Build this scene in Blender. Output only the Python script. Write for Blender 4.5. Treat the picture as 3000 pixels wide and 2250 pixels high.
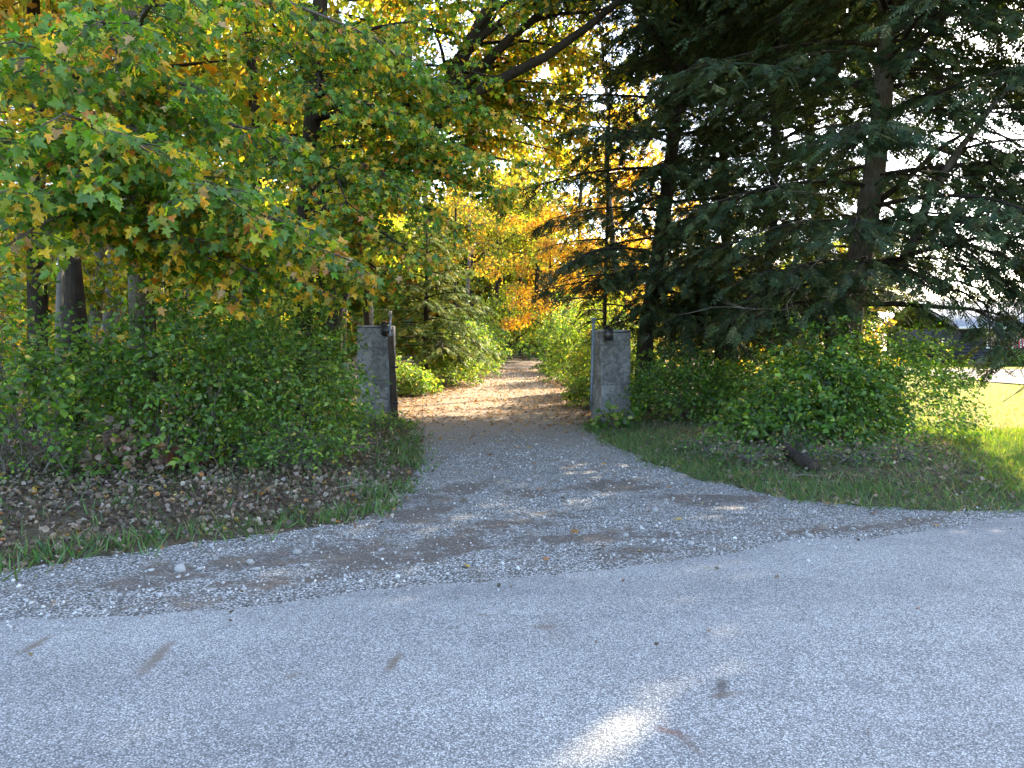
import bpy, math, random
import numpy as np
from mathutils import Vector, Matrix

for o in list(bpy.data.objects):
    bpy.data.objects.remove(o)
scene = bpy.context.scene
COL = scene.collection
RNG = np.random.default_rng(11)
random.seed(5)

# ---------------------------------------------------------------- camera
F, HOR, CAMZ = 2080.0, 1030.0, 1.6          # focal length and horizon in photo pixels, eye height in metres
cam_d = bpy.data.cameras.new('camera')
cam_d.sensor_width = 36.0
cam_d.lens = 36.0 * F / 3000.0
cam_d.shift_y = -(1125.0 - HOR) / 3000.0
cam_d.clip_start, cam_d.clip_end = 0.05, 3000.0
cam = bpy.data.objects.new('camera', cam_d)
cam.location = (0, 0, CAMZ)
cam.rotation_euler = (math.radians(90), 0, 0)
COL.objects.link(cam)
scene.camera = cam

# ---------------------------------------------------------------- sky, sun, exposure
SUN_AZ, SUN_EL = math.radians(45), math.radians(36)
SUN = np.array([math.sin(SUN_AZ) * math.cos(SUN_EL), math.cos(SUN_AZ) * math.cos(SUN_EL), math.sin(SUN_EL)])
world = bpy.data.worlds.new('World')
scene.world = world
world.use_nodes = True
wn = world.node_tree
wn.nodes.clear()
w_out = wn.nodes.new('ShaderNodeOutputWorld')
w_bg = wn.nodes.new('ShaderNodeBackground')
w_sky = wn.nodes.new('ShaderNodeTexSky')
w_sky.sky_type = 'NISHITA'
w_sky.sun_disc = False
w_sky.sun_elevation = SUN_EL
w_sky.sun_rotation = SUN_AZ
w_sky.air_density, w_sky.dust_density, w_sky.ozone_density = 1.0, 1.6, 0.7
w_bg.inputs['Strength'].default_value = 0.15
wn.links.new(w_sky.outputs[0], w_bg.inputs[0])
wn.links.new(w_bg.outputs[0], w_out.inputs[0])
sun_d = bpy.data.lights.new('sun', 'SUN')
sun_d.energy = 3.5
sun_d.angle = math.radians(0.53)
sun_d.color = (1.0, 0.88, 0.69)
sun = bpy.data.objects.new('sun', sun_d)
sun.rotation_euler = Vector(SUN).to_track_quat('Z', 'Y').to_euler()
sun.location = (20, 30, 25)
COL.objects.link(sun)
scene.view_settings.view_transform = 'Standard'
scene.view_settings.look = 'None'
scene.view_settings.gamma = 1.0
scene.view_settings.exposure = 2.85
scene.render.engine = 'CYCLES'
cy = scene.cycles
cy.max_bounces, cy.diffuse_bounces, cy.glossy_bounces, cy.transmission_bounces, cy.transparent_max_bounces = 5, 3, 1, 4, 2
cy.use_light_tree = False
cy.use_adaptive_sampling = True
cy.adaptive_threshold = 0.02
cy.caustics_reflective = cy.caustics_refractive = False
cy.sample_clamp_indirect = 6.0
cy.use_denoising = True

# ---------------------------------------------------------------- small maths
def at(px, py, Y):
    """the point seen at photo pixel (px, py) at distance Y"""
    return np.array([(px - 1500.0) / F * Y, Y, CAMZ - (py - HOR) / F * Y])

def nrm(v):
    v = np.asarray(v, float)
    return v / np.maximum(np.linalg.norm(v, axis=-1, keepdims=True), 1e-9)

def sstep(a, b, x):
    t = np.clip((np.asarray(x, float) - a) / (b - a), 0, 1)
    return t * t * (3 - 2 * t)

def _hash(ix, iy, iz=0):
    h = (ix.astype(np.int64) * 374761393 + iy.astype(np.int64) * 668265263 + np.int64(iz) * 1442695041) & 0xFFFFFFFF
    h = ((h ^ (h >> 13)) * 1274126177) & 0xFFFFFFFF
    return ((h ^ (h >> 16)) & 0xFFFF) / 65535.0

def noise2(x, y, seed=0):
    x = np.asarray(x, float); y = np.asarray(y, float)
    ix, iy = np.floor(x), np.floor(y)
    fx, fy = x - ix, y - iy
    fx = fx * fx * (3 - 2 * fx); fy = fy * fy * (3 - 2 * fy)
    a, b = _hash(ix, iy, seed), _hash(ix + 1, iy, seed)
    c, d = _hash(ix, iy + 1, seed), _hash(ix + 1, iy + 1, seed)
    return (a * (1 - fx) + b * fx) * (1 - fy) + (c * (1 - fx) + d * fx) * fy

def fbm(x, y, seed=0, n=3):
    s, a, t = 0, 0.5, 0
    for i in range(n):
        s = s + a * noise2(np.asarray(x) * 2 ** i, np.asarray(y) * 2 ** i, seed + i); t += a; a *= 0.5
    return s / t

# ---------------------------------------------------------------- outline of road and drive (metres)
def road_edge(x):
    return 5.14 + 0.326 * x
L_KEY = np.array([(-60, -13.2), (-12, 2.4), (-3.69, 5.12), (-3.01, 5.69), (-2.35, 6.1), (-1.58, 6.59), (-1.26, 7.08), (-1.17, 8.1), (-1.28, 10.08),
                  (-1.57, 12.3), (-2.2, 15.5), (-2.9, 18.5), (-3.3, 22), (-2.6, 26), (-2, 32), (-1.4, 40), (-.8, 48), (1.5, 56), (6, 61)], float)
R_KEY = np.array([(60, 25.1), (12, 9.5), (4.98, 6.98), (4.3, 7.1), (3.82, 7.27), (3.2, 7.55), (2.82, 7.9), (2.4, 8.7), (1.95, 10.2),
                  (1.6, 12.6), (1.6, 15.2), (1.8, 18.5), (1.9, 22), (2, 26), (2, 32), (2.2, 38), (3, 44), (5, 49), (9, 52)], float)

def dense(K, k, amp, seed):
    out = []
    for i in range(len(K) - 1):
        for j in range(k):
            out.append(K[i] + (K[i + 1] - K[i]) * j / k)
    out.append(K[-1]); out = np.array(out)
    n = np.arange(len(out)) * 0.83
    out[:, 0] += amp * (noise2(n, n * 0 + seed) - .5) * 2
    out[:, 1] += amp * (noise2(n, n * 0 + seed + 9) - .5)
    return out
L_EDGE, R_EDGE = dense(L_KEY, 8, 0.10, 3), dense(R_KEY, 8, 0.10, 21)
DRIVE_POLY = np.concatenate([L_EDGE, R_EDGE[::-1], [(60, 23.8), (-60, -15.3)]])

def in_poly(x, y, P=None):
    P = DRIVE_POLY if P is None else P
    x = np.asarray(x, float); y = np.asarray(y, float)
    c = np.zeros(x.shape, bool)
    for (x0, y0), (x1, y1) in zip(P, np.roll(P, -1, 0)):
        if y0 == y1: continue
        c ^= ((y0 > y) != (y1 > y)) & (x < (x1 - x0) * (y - y0) / (y1 - y0) + x0)
    return c

def edge_dist(x, y):
    x = np.asarray(x, float); y = np.asarray(y, float)
    d = np.full(x.shape, 1e9)
    for K in (L_EDGE[::2], R_EDGE[::2]):
        for a, b in zip(K[:-1], K[1:]):
            ab = b - a
            t = np.clip(((x - a[0]) * ab[0] + (y - a[1]) * ab[1]) / (ab @ ab), 0, 1)
            d = np.minimum(d, np.hypot(x - a[0] - t * ab[0], y - a[1] - t * ab[1]))
    return d

def rise(y):
    t = np.clip(np.asarray(y, float) - 19, 0, 55)
    return 0.026 * t * t / (t + 4)

def terrain(x, y):
    x = np.asarray(x, float); y = np.asarray(y, float)
    out = (~in_poly(x, y)) & (y > road_edge(x))
    d = edge_dist(x, y)
    v = -0.002 + 0.11 * sstep(0, 1.8, d) + 0.10 * (fbm(x * .8, y * .8, 4) - .45) * sstep(0.2, 2, d)
    return rise(y) + np.where(out, v, -0.05)

def ground_z(x, y):
    return float(terrain(np.array([x]), np.array([y]))[0])

# ---------------------------------------------------------------- mesh and object helpers
def new_mesh(name, V, polys, mat=None, cols=None, smooth=False, pcols=None):
    """V (n,3); polys: list of (m,k) index arrays; cols: per-face colours, pcols: per-vertex colours"""
    me = bpy.data.meshes.new(name)
    V = np.ascontiguousarray(V, np.float32)
    polys = [np.asarray(p, np.int32) for p in polys if len(p)]
    me.vertices.add(len(V)); me.vertices.foreach_set('co', V.ravel())
    loops = np.concatenate([p.ravel() for p in polys])
    tot = np.concatenate([np.full(len(p), p.shape[1], np.int32) for p in polys])
    start = np.concatenate([[0], np.cumsum(tot)[:-1]]).astype(np.int32)
    me.loops.add(len(loops)); me.loops.foreach_set('vertex_index', loops)
    me.polygons.add(len(tot)); me.polygons.foreach_set('loop_start', start)
    if smooth:
        me.polygons.foreach_set('use_smooth', np.ones(len(tot), bool))
    if cols is not None:
        a = me.attributes.new('col', 'FLOAT_COLOR', 'FACE')
        c = np.ones((len(tot), 4), np.float32); c[:, :3] = cols
        a.data.foreach_set('color', c.ravel())
    if pcols is not None:
        a = me.attributes.new('col', 'FLOAT_COLOR', 'POINT')
        c = np.ones((len(V), 4), np.float32); c[:, :pcols.shape[1]] = pcols
        a.data.foreach_set('color', c.ravel())
    me.update(calc_edges=True)
    if mat is not None: me.materials.append(mat)
    return me

def obj(name, me, parent=None, loc=(0, 0, 0), **props):
    o = bpy.data.objects.new(name, me)
    o.location = loc
    COL.objects.link(o)
    if parent is not None: o.parent = parent
    for k, v in props.items(): o[k] = v
    return o

def thing(name, label, category, loc, group=None):
    o = bpy.data.objects.new(name, None)
    o.empty_display_size = 0.2
    o.location = loc
    COL.objects.link(o)
    o['label'] = label; o['category'] = category
    if group: o['group'] = group
    return o

class MB:
    """collects shapes into one mesh"""
    def __init__(s): s.V, s.P, s.n = [], {}, 0
    def add(s, V, polys):
        V = np.asarray(V, float).reshape(-1, 3)
        for p in polys:
            p = np.asarray(p, np.int64)
            if p.ndim == 1: p = p[None]
            s.P.setdefault(p.shape[1], []).append(p + s.n)
        s.V.append(V); s.n += len(V)
    def box(s, c, d, rot=None):
        x, y, z = np.array(d) / 2
        V = np.array([(i, j, k) for i in (-x, x) for j in (-y, y) for k in (-z, z)])
        if rot is not None: V = V @ np.asarray(rot).T
        s.add(V + np.array(c), [[(0, 1, 3, 2), (4, 6, 7, 5), (0, 4, 5, 1), (2, 3, 7, 6), (0, 2, 6, 4), (1, 5, 7, 3)]])
    def tube(s, P, r, sides=6, caps=True):
        P = np.asarray(P, float); m = len(P)
        r = np.broadcast_to(np.asarray(r, float), (m,))
        T = nrm(np.gradient(P, axis=0))
        ref = np.array([0, 0, 1.0]) if abs(T[0][2]) < 0.8 else np.array([1.0, 0, 0])
        X = nrm(np.cross(T, ref)); Yv = np.cross(T, X)
        a = np.linspace(0, 2 * np.pi, sides, endpoint=False)
        V = P[:, None] + r[:, None, None] * (np.cos(a)[None, :, None] * X[:, None] + np.sin(a)[None, :, None] * Yv[:, None])
        i = np.arange(m - 1)[:, None] * sides; j = np.arange(sides)[None]; k = (j + 1) % sides
        Q = np.stack([i + j, i + k, i + sides + k, i + sides + j], -1).reshape(-1, 4)
        polys = [Q]
        if caps: polys += [np.arange(sides)[::-1], np.arange(sides) + (m - 1) * sides]
        s.add(V.reshape(-1, 3), polys)
    def mesh(s, name, mat, loc=(0, 0, 0), smooth=False):
        return new_mesh(name, np.concatenate(s.V) - np.asarray(loc, float), [np.concatenate(p) for p in s.P.values()], mat, smooth=smooth)

def rotz(a):
    c, s = math.cos(a), math.sin(a)
    return np.array([(c, -s, 0), (s, c, 0), (0, 0, 1)])
def rotx(a):
    c, s = math.cos(a), math.sin(a)
    return np.array([(1, 0, 0), (0, c, -s), (0, s, c)])
def roty(a):
    c, s = math.cos(a), math.sin(a)
    return np.array([(c, 0, s), (0, 1, 0), (-s, 0, c)])

def frames(tip, normal):
    y = nrm(tip); x = nrm(np.cross(y, normal)); z = np.cross(x, y)
    return np.stack([x, y, z], -1)

def scatter(T, polys, pos, fr, size):
    n, k = len(pos), len(T)
    size = np.asarray(size, float)
    size = size[:, None, None] if size.ndim == 1 else size[:, None, :]
    V = pos[:, None] + np.einsum('nij,nkj->nki', fr, T[None] * size)
    off = (np.arange(n) * k)[:, None, None]
    return V.reshape(-1, 3), [(np.asarray(p)[None] + off).reshape(-1, np.asarray(p).shape[1]) for p in polys]

def leaf_mesh(name, T, polys, pos, fr, size, cols, mat, loc=(0, 0, 0)):
    V, P = scatter(T, polys, pos, fr, size)
    fc = np.concatenate([np.repeat(cols, len(np.asarray(p)), 0) for p in polys])
    return new_mesh(name, V - np.asarray(loc, float), P, mat, cols=fc)

# ---------------------------------------------------------------- leaf templates (unit length along y, face up z)
def fan_leaf(half, centre, fold=0.10, droop=0.12):
    h = np.array(half, float)
    pts = [(0, centre, 0)]
    out = [(x, y) for x, y in h] + [(-x, y) for x, y in h[::-1][1:-1]]
    for x, y in out: pts.append((x, y, abs(x) * fold * 2 - droop * y * y))
    n = len(out)
    tri = [(0, 1 + i, 1 + (i + 1) % n) for i in range(n)]
    V = np.array(pts, float); V[0, 2] = -droop * centre ** 2
    return V, [np.array(tri)]
MAPLE = fan_leaf([(0, 0), (.20, -.05), (.40, .05), (.26, .24), (.38, .36), (.55, .62), (.36, .58), (.16, .60), (.20, .80), (0, 1.04)], .33, .2, .22)
MAPLE_LOW = fan_leaf([(0, 0), (.38, .06), (.22, .29), (.55, .64), (.15, .62), (0, 1.03)], .33, .22, .25)
MAPLE_TINY = fan_leaf([(0, 0), (.42, .14), (.25, .42), (.50, .70), (0, 1.03)], .33, .22, .25)
OVATE = fan_leaf([(0, 0), (.29, .24), (.27, .56), (0, 1.0)], .42, .16, .18)
CRUMPLE = (np.array([(0, 0, 0), (.30, .10, .22), (.48, .48, .05), (.22, .80, .30), (-.05, 1.0, .02), (-.34, .72, .26), (-.45, .30, .02), (-.16, .05, .20), (0, .45, -.12)], float), [np.array([(8, i, (i + 1) % 8) for i in range(8)])])
RHOMB = (np.array([(0, 0, 0), (.34, .45, .05), (0, 1, -.12), (-.34, .45, .05)], float), [np.array([(0, 1, 2), (0, 2, 3)])])
CLUMP = (np.array([(0, 0, 0), (.30, .30, .04), (.12, .55, 0), (.42, .75, -.05), (0, 1, -.1), (-.36, .8, -.03), (-.15, .52, 0), (-.34, .25, .05)], float),
         [np.array([(0, 1, 2), (0, 2, 6), (0, 6, 7), (2, 3, 4), (2, 4, 6), (6, 4, 5)])])

def spray_template(n_side, wid):
    V, T = [], []
    def strip(a, d, l, w, z0, z1):
        n = np.array([-d[1], d[0]])
        b = len(V)
        m = a + d * l * .42; e = a + d * l
        V.extend([(*a, z0), (*(m + n * w), (z0 + z1) / 2 - .01), (*e, z1), (*(m - n * w), (z0 + z1) / 2 - .01)])
        T.extend([(b, b + 3, b + 2), (b, b + 2, b + 1)])
    r = np.random.default_rng(3)
    strip(np.array([0, 0.0]), np.array([0, 1.0]), 1.0, .012, 0, -.16)
    for i in range(n_side):
        for s in (-1, 1):
            y = .05 + i * .90 / n_side + (.42 / n_side if s > 0 else 0)
            ang = math.radians(r.uniform(42, 60))
            l = .46 * (1 - .72 * y) * r.uniform(.75, 1.2)
            strip(np.array([0, y]), np.array([s * math.sin(ang), math.cos(ang)]), l, wid, -.16 * y * y, -.16 * y * y - l * r.uniform(.1, .5))
    return np.array(V), [np.array(T)]
SPRAY, SPRAY_LOW = spray_template(6, .050), spray_template(3, .095)

# ---------------------------------------------------------------- materials
class NT:
    def __init__(s, name):
        s.m = bpy.data.materials.new(name); s.m.use_nodes = True
        s.t = s.m.node_tree; s.t.nodes.clear()
        s.out = s.t.nodes.new('ShaderNodeOutputMaterial')
    def n(s, typ, ins=None, **kw):
        nd = s.t.nodes.new(typ)
        for k, v in kw.items(): setattr(nd, k, v)
        for k, v in (ins or {}).items():
            if hasattr(v, 'is_linked') or hasattr(v, 'links'): s.t.links.new(v, nd.inputs[k])
            else: nd.inputs[k].default_value = v
        return nd
    def coords(s): return s.n('ShaderNodeTexCoord').outputs['Object']
    def noise(s, vec, scale, detail=4, rough=.55):
        return s.n('ShaderNodeTexNoise', {'Vector': vec, 'Scale': scale, 'Detail': detail, 'Roughness': rough}).outputs['Fac']
    def ramp(s, fac, stops):
        r = s.n('ShaderNodeValToRGB', {'Fac': fac})
        e = r.color_ramp.elements
        while len(e) < len(stops): e.new(.5)
        for el, (p, c) in zip(e, stops):
            el.position = p; el.color = (*c, 1) if len(c) == 3 else c
        return r.outputs['Color']
    def mix(s, f, a, b, typ='MIX'):
        nd = s.n('ShaderNodeMix', data_type='RGBA', blend_type=typ)
        for k, v in ((0, f), (6, a), (7, b)):
            if hasattr(v, 'is_linked'): s.t.links.new(v, nd.inputs[k])
            else: nd.inputs[k].default_value = (*v, 1) if isinstance(v, tuple) and len(v) == 3 else v
        return nd.outputs[2]
    def math(s, op, a, b=0.0, clamp=False):
        nd = s.n('ShaderNodeMath', operation=op, use_clamp=clamp)
        for k, v in ((0, a), (1, b)):
            if hasattr(v, 'is_linked'): s.t.links.new(v, nd.inputs[k])
            else: nd.inputs[k].default_value = v
        return nd.outputs[0]
    def bump(s, h, strength, dist):
        return s.n('ShaderNodeBump', {'Height': h, 'Strength': strength, 'Distance': dist}).outputs['Normal']
    def surface(s, col, rough=.8, normal=None, spec=.3, metal=0.0):
        b = s.n('ShaderNodeBsdfPrincipled')
        for k, v in (('Base Color', col), ('Roughness', rough), ('Specular IOR Level', spec), ('Metallic', metal)):
            if hasattr(v, 'is_linked'): s.t.links.new(v, b.inputs[k])
            else: b.inputs[k].default_value = (*v, 1) if isinstance(v, tuple) and len(v) == 3 else v
        if normal is not None: s.t.links.new(normal, b.inputs['Normal'])
        s.t.links.new(b.outputs[0], s.out.inputs['Surface'])
        return s.m

def leaf_material(name, trans=.45, gloss=.06, tmul=(1.25, 1.2, .7)):
    s = NT(name)
    a = s.n('ShaderNodeAttribute', attribute_name='col').outputs['Color']
    vec = s.coords()
    v = s.noise(vec, 9.0, 2)
    c = s.mix(1.0, a, s.ramp(v, [(.3, (.82, .82, .82)), (.7, (1.15, 1.15, 1.15))]), 'MULTIPLY')
    d = s.n('ShaderNodeBsdfDiffuse', {'Color': c})
    t = s.n('ShaderNodeBsdfTranslucent', {'Color': s.mix(1.0, c, tmul, 'MULTIPLY')})
    m = s.n('ShaderNodeMixShader', {0: trans, 1: d.outputs[0], 2: t.outputs[0]})
    g = s.n('ShaderNodeBsdfGlossy', {'Color': (1, .97, .88, 1), 'Roughness': .45})
    m2 = s.n('ShaderNodeMixShader', {0: gloss, 1: m.outputs[0], 2: g.outputs[0]})
    s.t.links.new(m2.outputs[0], s.out.inputs['Surface'])
    return s.m
M_LEAF = leaf_material('broad_leaf', .55, .03, (1.7, 1.5, .7))
M_LEAF_FAR = leaf_material('woodland_leaf', .62, .03, (1.5, 1.35, .7))
M_NEEDLE = leaf_material('needle_spray', .25, .02, (1.3, 1.25, .6))
M_GRASS = leaf_material('grass_blade', .45, .03, (1.6, 1.5, .6))
M_DRY = leaf_material('dry_leaf', .25, .02, (1.2, 1.0, .8))

def bark_material(name, c0, c1, scale=6):
    s = NT(name)
    vec = s.coords()
    mp = s.n('ShaderNodeMapping', {'Vector': vec, 'Scale': (scale * 3.2, scale * 3.2, scale * .7)}).outputs[0]
    v = s.noise(mp, 1.6, 6, .65)
    big = s.noise(vec, 2.2, 3)
    c = s.mix(s.ramp(big, [(.35, (0, 0, 0)), (.7, (1, 1, 1))]), s.ramp(v, [(.32, tuple(.45 * x for x in c0)), (.62, c0)]), s.ramp(v, [(.3, tuple(.5 * x for x in c1)), (.65, c1)]))
    return s.surface(c, .95, s.bump(v, 1.0, .03), .15)
M_BARK = bark_material('maple_bark', (.12, .095, .075), (.17, .145, .12))
M_BARK_DARK = bark_material('dark_bark', (.034, .026, .02), (.062, .05, .04))
M_BARK_GREY = bark_material('grey_bark', (.16, .14, .12), (.22, .2, .17))
M_TWIG = bark_material('bare_twig', (.2, .17, .14), (.28, .25, .21), 12)
M_WOOD = bark_material('weathered_timber', (.055, .04, .028), (.085, .066, .05), 9)

# road: pale chip seal with brown stains that have shapes of their own
def road_material():
    s = NT('chip_seal')
    vec = s.coords()
    vo = s.n('ShaderNodeTexVoronoi', {'Vector': vec, 'Scale': 125.0, 'Randomness': 1.0}, feature='F1')
    chip = s.n('ShaderNodeSeparateColor', {0: vo.outputs['Color']}).outputs[0]
    gap = s.ramp(vo.outputs['Distance'], [(.30, (1, 1, 1)), (.62, (.40, .40, .405))])
    c = s.ramp(chip, [(0, (.235, .232, .226)), (.35, (.36, .355, .345)), (.75, (.47, .464, .45)), (1, (.68, .67, .645))])
    c = s.mix(1.0, c, gap, 'MULTIPLY')
    big = s.noise(vec, .55, 4)
    c = s.mix(1.0, c, s.ramp(big, [(.3, (.86, .86, .87)), (.7, (1.1, 1.1, 1.08))]), 'MULTIPLY')
    mid = s.noise(vec, 5.0, 4)
    c = s.mix(1.0, c, s.ramp(mid, [(.3, (.9, .9, .91)), (.7, (1.07, 1.07, 1.06))]), 'MULTIPLY')
    rot = s.n('ShaderNodeMapping', {'Vector': vec, 'Rotation': (0, 0, -math.atan(.326)), 'Scale': (.12, 1, 1)}).outputs[0]
    trk = s.noise(rot, 1.1, 3)
    c = s.mix(1.0, c, s.ramp(trk, [(.35, (.84, .84, .845)), (.65, (1.08, 1.08, 1.075))]), 'MULTIPLY')
    wob = s.noise(vec, 14.0, 4)
    def stain(c, px0, py0, px1, py1, wid, colr, amt):
        p0 = np.array([(px0 - 1500) / (py0 - HOR) * CAMZ, CAMZ * F / (py0 - HOR)])
        p1 = np.array([(px1 - 1500) / (py1 - HOR) * CAMZ, CAMZ * F / (py1 - HOR)])
        mid_, d = (p0 + p1) / 2, p1 - p0
        a, l = math.atan2(d[1], d[0]), np.linalg.norm(d) / 2 + wid
        mp = s.n('ShaderNodeMapping', {'Vector': vec, 'Location': (-(mid_[0]), -(mid_[1]), 0)}, vector_type='POINT').outputs[0]
        mp = s.n('ShaderNodeMapping', {'Vector': mp, 'Rotation': (0, 0, -a)}).outputs[0]
        mp = s.n('ShaderNodeMapping', {'Vector': mp, 'Scale': (1 / l, 1 / wid, 0)}).outputs[0]
        ln = s.n('ShaderNodeVectorMath', {0: mp}, operation='LENGTH').outputs['Value']
        k = s.math('ADD', ln, s.math('MULTIPLY', s.math('SUBTRACT', wob, .5), 1.3))
        f = s.ramp(k, [(.25, (amt, amt, amt)), (1.0, (0, 0, 0))])
        return s.mix(f, c, colr)
    br, dk, rd = (.13, .09, .06), (.07, .055, .05), (.16, .075, .05)
    for a in ((50, 1935, 150, 1870, .045, br, .75), (405, 2000, 510, 1880, .05, br, .7), (1135, 1985, 1170, 1930, .035, br, .8),
              (1570, 1850, 1625, 1848, .05, br, .65), (2110, 2065, 2120, 2000, .04, dk, .8), (2090, 2060, 2160, 2052, .035, br, .6), (1935, 2160, 2010, 2180, .035, rd, .8),
              (1990, 2180, 2060, 2240, .03, br, .45), (1400, 1812, 1425, 1815, .04, br, .5), (840, 2000, 880, 1990, .04, br, .45),
              (2440, 2010, 2560, 2040, .05, (.16, .16, .17), .5), (700, 2130, 900, 2080, .11, (.17, .17, .18), .45), (1640, 1900, 1600, 1800, .09, br, .22)):
        c = stain(c, *a)
    h = s.math('SUBTRACT', s.math('MULTIPLY', chip, .5), vo.outputs['Distance'])
    return s.surface(c, .82, s.bump(h, .8, .008), .3)
M_ROAD = road_material()

def gravel_material():
    s = NT('gravel_and_mud')
    vec = s.coords()
    a = s.n('ShaderNodeAttribute', attribute_name='col').outputs['Color']
    sep = s.n('ShaderNodeSeparateColor', {0: a})
    mud, lit = sep.outputs[0], sep.outputs[1]
    vo = s.n('ShaderNodeTexVoronoi', {'Vector': vec, 'Scale': 62.0}, feature='F1')
    chip = s.n('ShaderNodeSeparateColor', {0: vo.outputs['Color']}).outputs[0]
    gap = s.ramp(vo.outputs['Distance'], [(.28, (1, 1, 1)), (.6, (.28, .27, .26))])
    g = s.mix(1.0, s.ramp(chip, [(0, (.19, .18, .17)), (.5, (.38, .37, .35)), (.85, (.54, .53, .51)), (1, (.68, .67, .65))]), gap, 'MULTIPLY')
    nz = s.noise(vec, 3.2, 6, .65)
    fine = s.noise(vec, 38.0, 4, .7)
    soil = s.ramp(fine, [(.3, (.050, .040, .033)), (.56, (.115, .094, .078)), (.70, (.30, .285, .265))])
    nz2 = s.noise(vec, 11.0, 5, .7)
    f = s.math('ADD', s.math('MULTIPLY', mud, .72), s.math('ADD', s.math('MULTIPLY', s.math('SUBTRACT', nz, .5), 2.1), s.math('MULTIPLY', s.math('SUBTRACT', nz2, .5), 2.2)))
    f = s.ramp(f, [(.25, (0, 0, 0)), (.72, (1, 1, 1))])
    c = s.mix(f, g, soil)
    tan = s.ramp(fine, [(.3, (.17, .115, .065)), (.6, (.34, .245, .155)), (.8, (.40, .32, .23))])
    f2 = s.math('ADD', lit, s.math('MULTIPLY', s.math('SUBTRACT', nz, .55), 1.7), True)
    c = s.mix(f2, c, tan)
    h = s.math('ADD', s.math('MULTIPLY', s.math('SUBTRACT', s.math('MULTIPLY', chip, .4), vo.outputs['Distance']), s.math('SUBTRACT', 1.0, f)), s.math('MULTIPLY', fine, .6))
    return s.surface(c, .92, s.bump(h, .9, .016), .2)
M_GRAVEL = gravel_material()

def ground_material(name, lawn):
    s = NT(name)
    vec = s.coords()
    n1, n2, n3 = s.noise(vec, 1.1, 5), s.noise(vec, 22.0, 5, .7), s.noise(vec, 5.5, 4)
    if lawn:
        c = s.mix(n1, s.ramp(n2, [(.3, (.05, .075, .006)), (.6, (.13, .145, .008)), (.75, (.19, .165, .015))]), s.ramp(n2, [(.3, (.10, .10, .008)), (.65, (.21, .17, .016))]))
    else:
        c = s.mix(s.ramp(n3, [(.42, (0, 0, 0)), (.6, (1, 1, 1))]), s.ramp(n2, [(.3, (.03, .023, .017)), (.62, (.10, .075, .055)), (.75, (.17, .135, .10))]),
                  s.ramp(n2, [(.3, (.045, .035, .022)), (.62, (.13, .095, .06)), (.78, (.22, .16, .10))]))
        c = s.mix(s.ramp(n1, [(.5, (0, 0, 0)), (.7, (.5, .5, .5))]), c, (.055, .07, .025))
    return s.surface(c, .95, s.bump(n2, .8, .03), .1)
M_SOIL, M_LAWN = ground_material('leafy_soil', False), ground_material('lawn_turf', True)

def stone_material(name, c0, c1):
    s = NT(name)
    vec = s.coords()
    rnd = s.n('ShaderNodeAttribute', attribute_name='col').outputs['Color']
    v = s.noise(vec, 60.0, 4, .6)
    c = s.mix(1.0, s.ramp(v, [(.3, c0), (.7, c1)]), rnd, 'MULTIPLY')
    return s.surface(c, .85, s.bump(v, .4, .004), .25)
M_STONE = stone_material('limestone_chip', (.44, .43, .41), (.62, .61, .59))

def pillar_material():
    s = NT('trowelled_render')
    vec = s.coords()
    v, w = s.noise(vec, 26.0, 6, .65), s.noise(vec, 2.4, 5, .6)
    a = s.n('ShaderNodeAttribute', attribute_name='col').outputs['Color']
    c = s.ramp(v, [(.28, (.17, .165, .155)), (.6, (.27, .262, .25)), (.8, (.35, .34, .325))])
    c = s.mix(1.0, c, s.ramp(w, [(.28, (.62, .61, .58)), (.7, (1.22, 1.22, 1.23))]), 'MULTIPLY')
    c = s.mix(1.0, c, a, 'MULTIPLY')
    return s.surface(c, .9, s.bump(v, .5, .006), .2)
M_PILLAR = pillar_material()

def plain(name, col, rough=.6, metal=0.0, var=.15, scale=9.0, spec=.4):
    s = NT(name)
    v = s.noise(s.coords(), scale, 5)
    lo, hi = tuple(x * (1 - var) for x in col), tuple(x * (1 + var) for x in col)
    return s.surface(s.ramp(v, [(.3, lo), (.7, hi)]), rough, s.bump(v, .15, .004), spec, metal)
M_STEEL = plain('galvanised_steel', (.15, .175, .21), .6, .3, .3)
M_BLACK = plain('black_plastic', (.012, .012, .013), .4)
M_LENS = plain('lamp_glass', (.55, .56, .56), .15)
M_CREAM = plain('aged_plastic', (.24, .21, .16), .6)
M_SIDING = plain('slate_siding', (.03, .032, .045), .7)
M_ROOF = plain('pale_shingle', (.20, .205, .22), .9)
M_TRIM = plain('white_trim', (.72, .71, .68), .5)
M_GLASS = plain('window_glass', (.05, .04, .035), .08, spec=.6)
M_CURTAIN = plain('drawn_curtain', (.28, .2, .15), .9)
M_BRICK = plain('brown_masonry', (.17, .10, .07), .9, var=.35)
M_RED = plain('red_cloth', (.55, .03, .05), .85)
M_WHITE = plain('white_cloth', (.75, .74, .72), .85)

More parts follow.
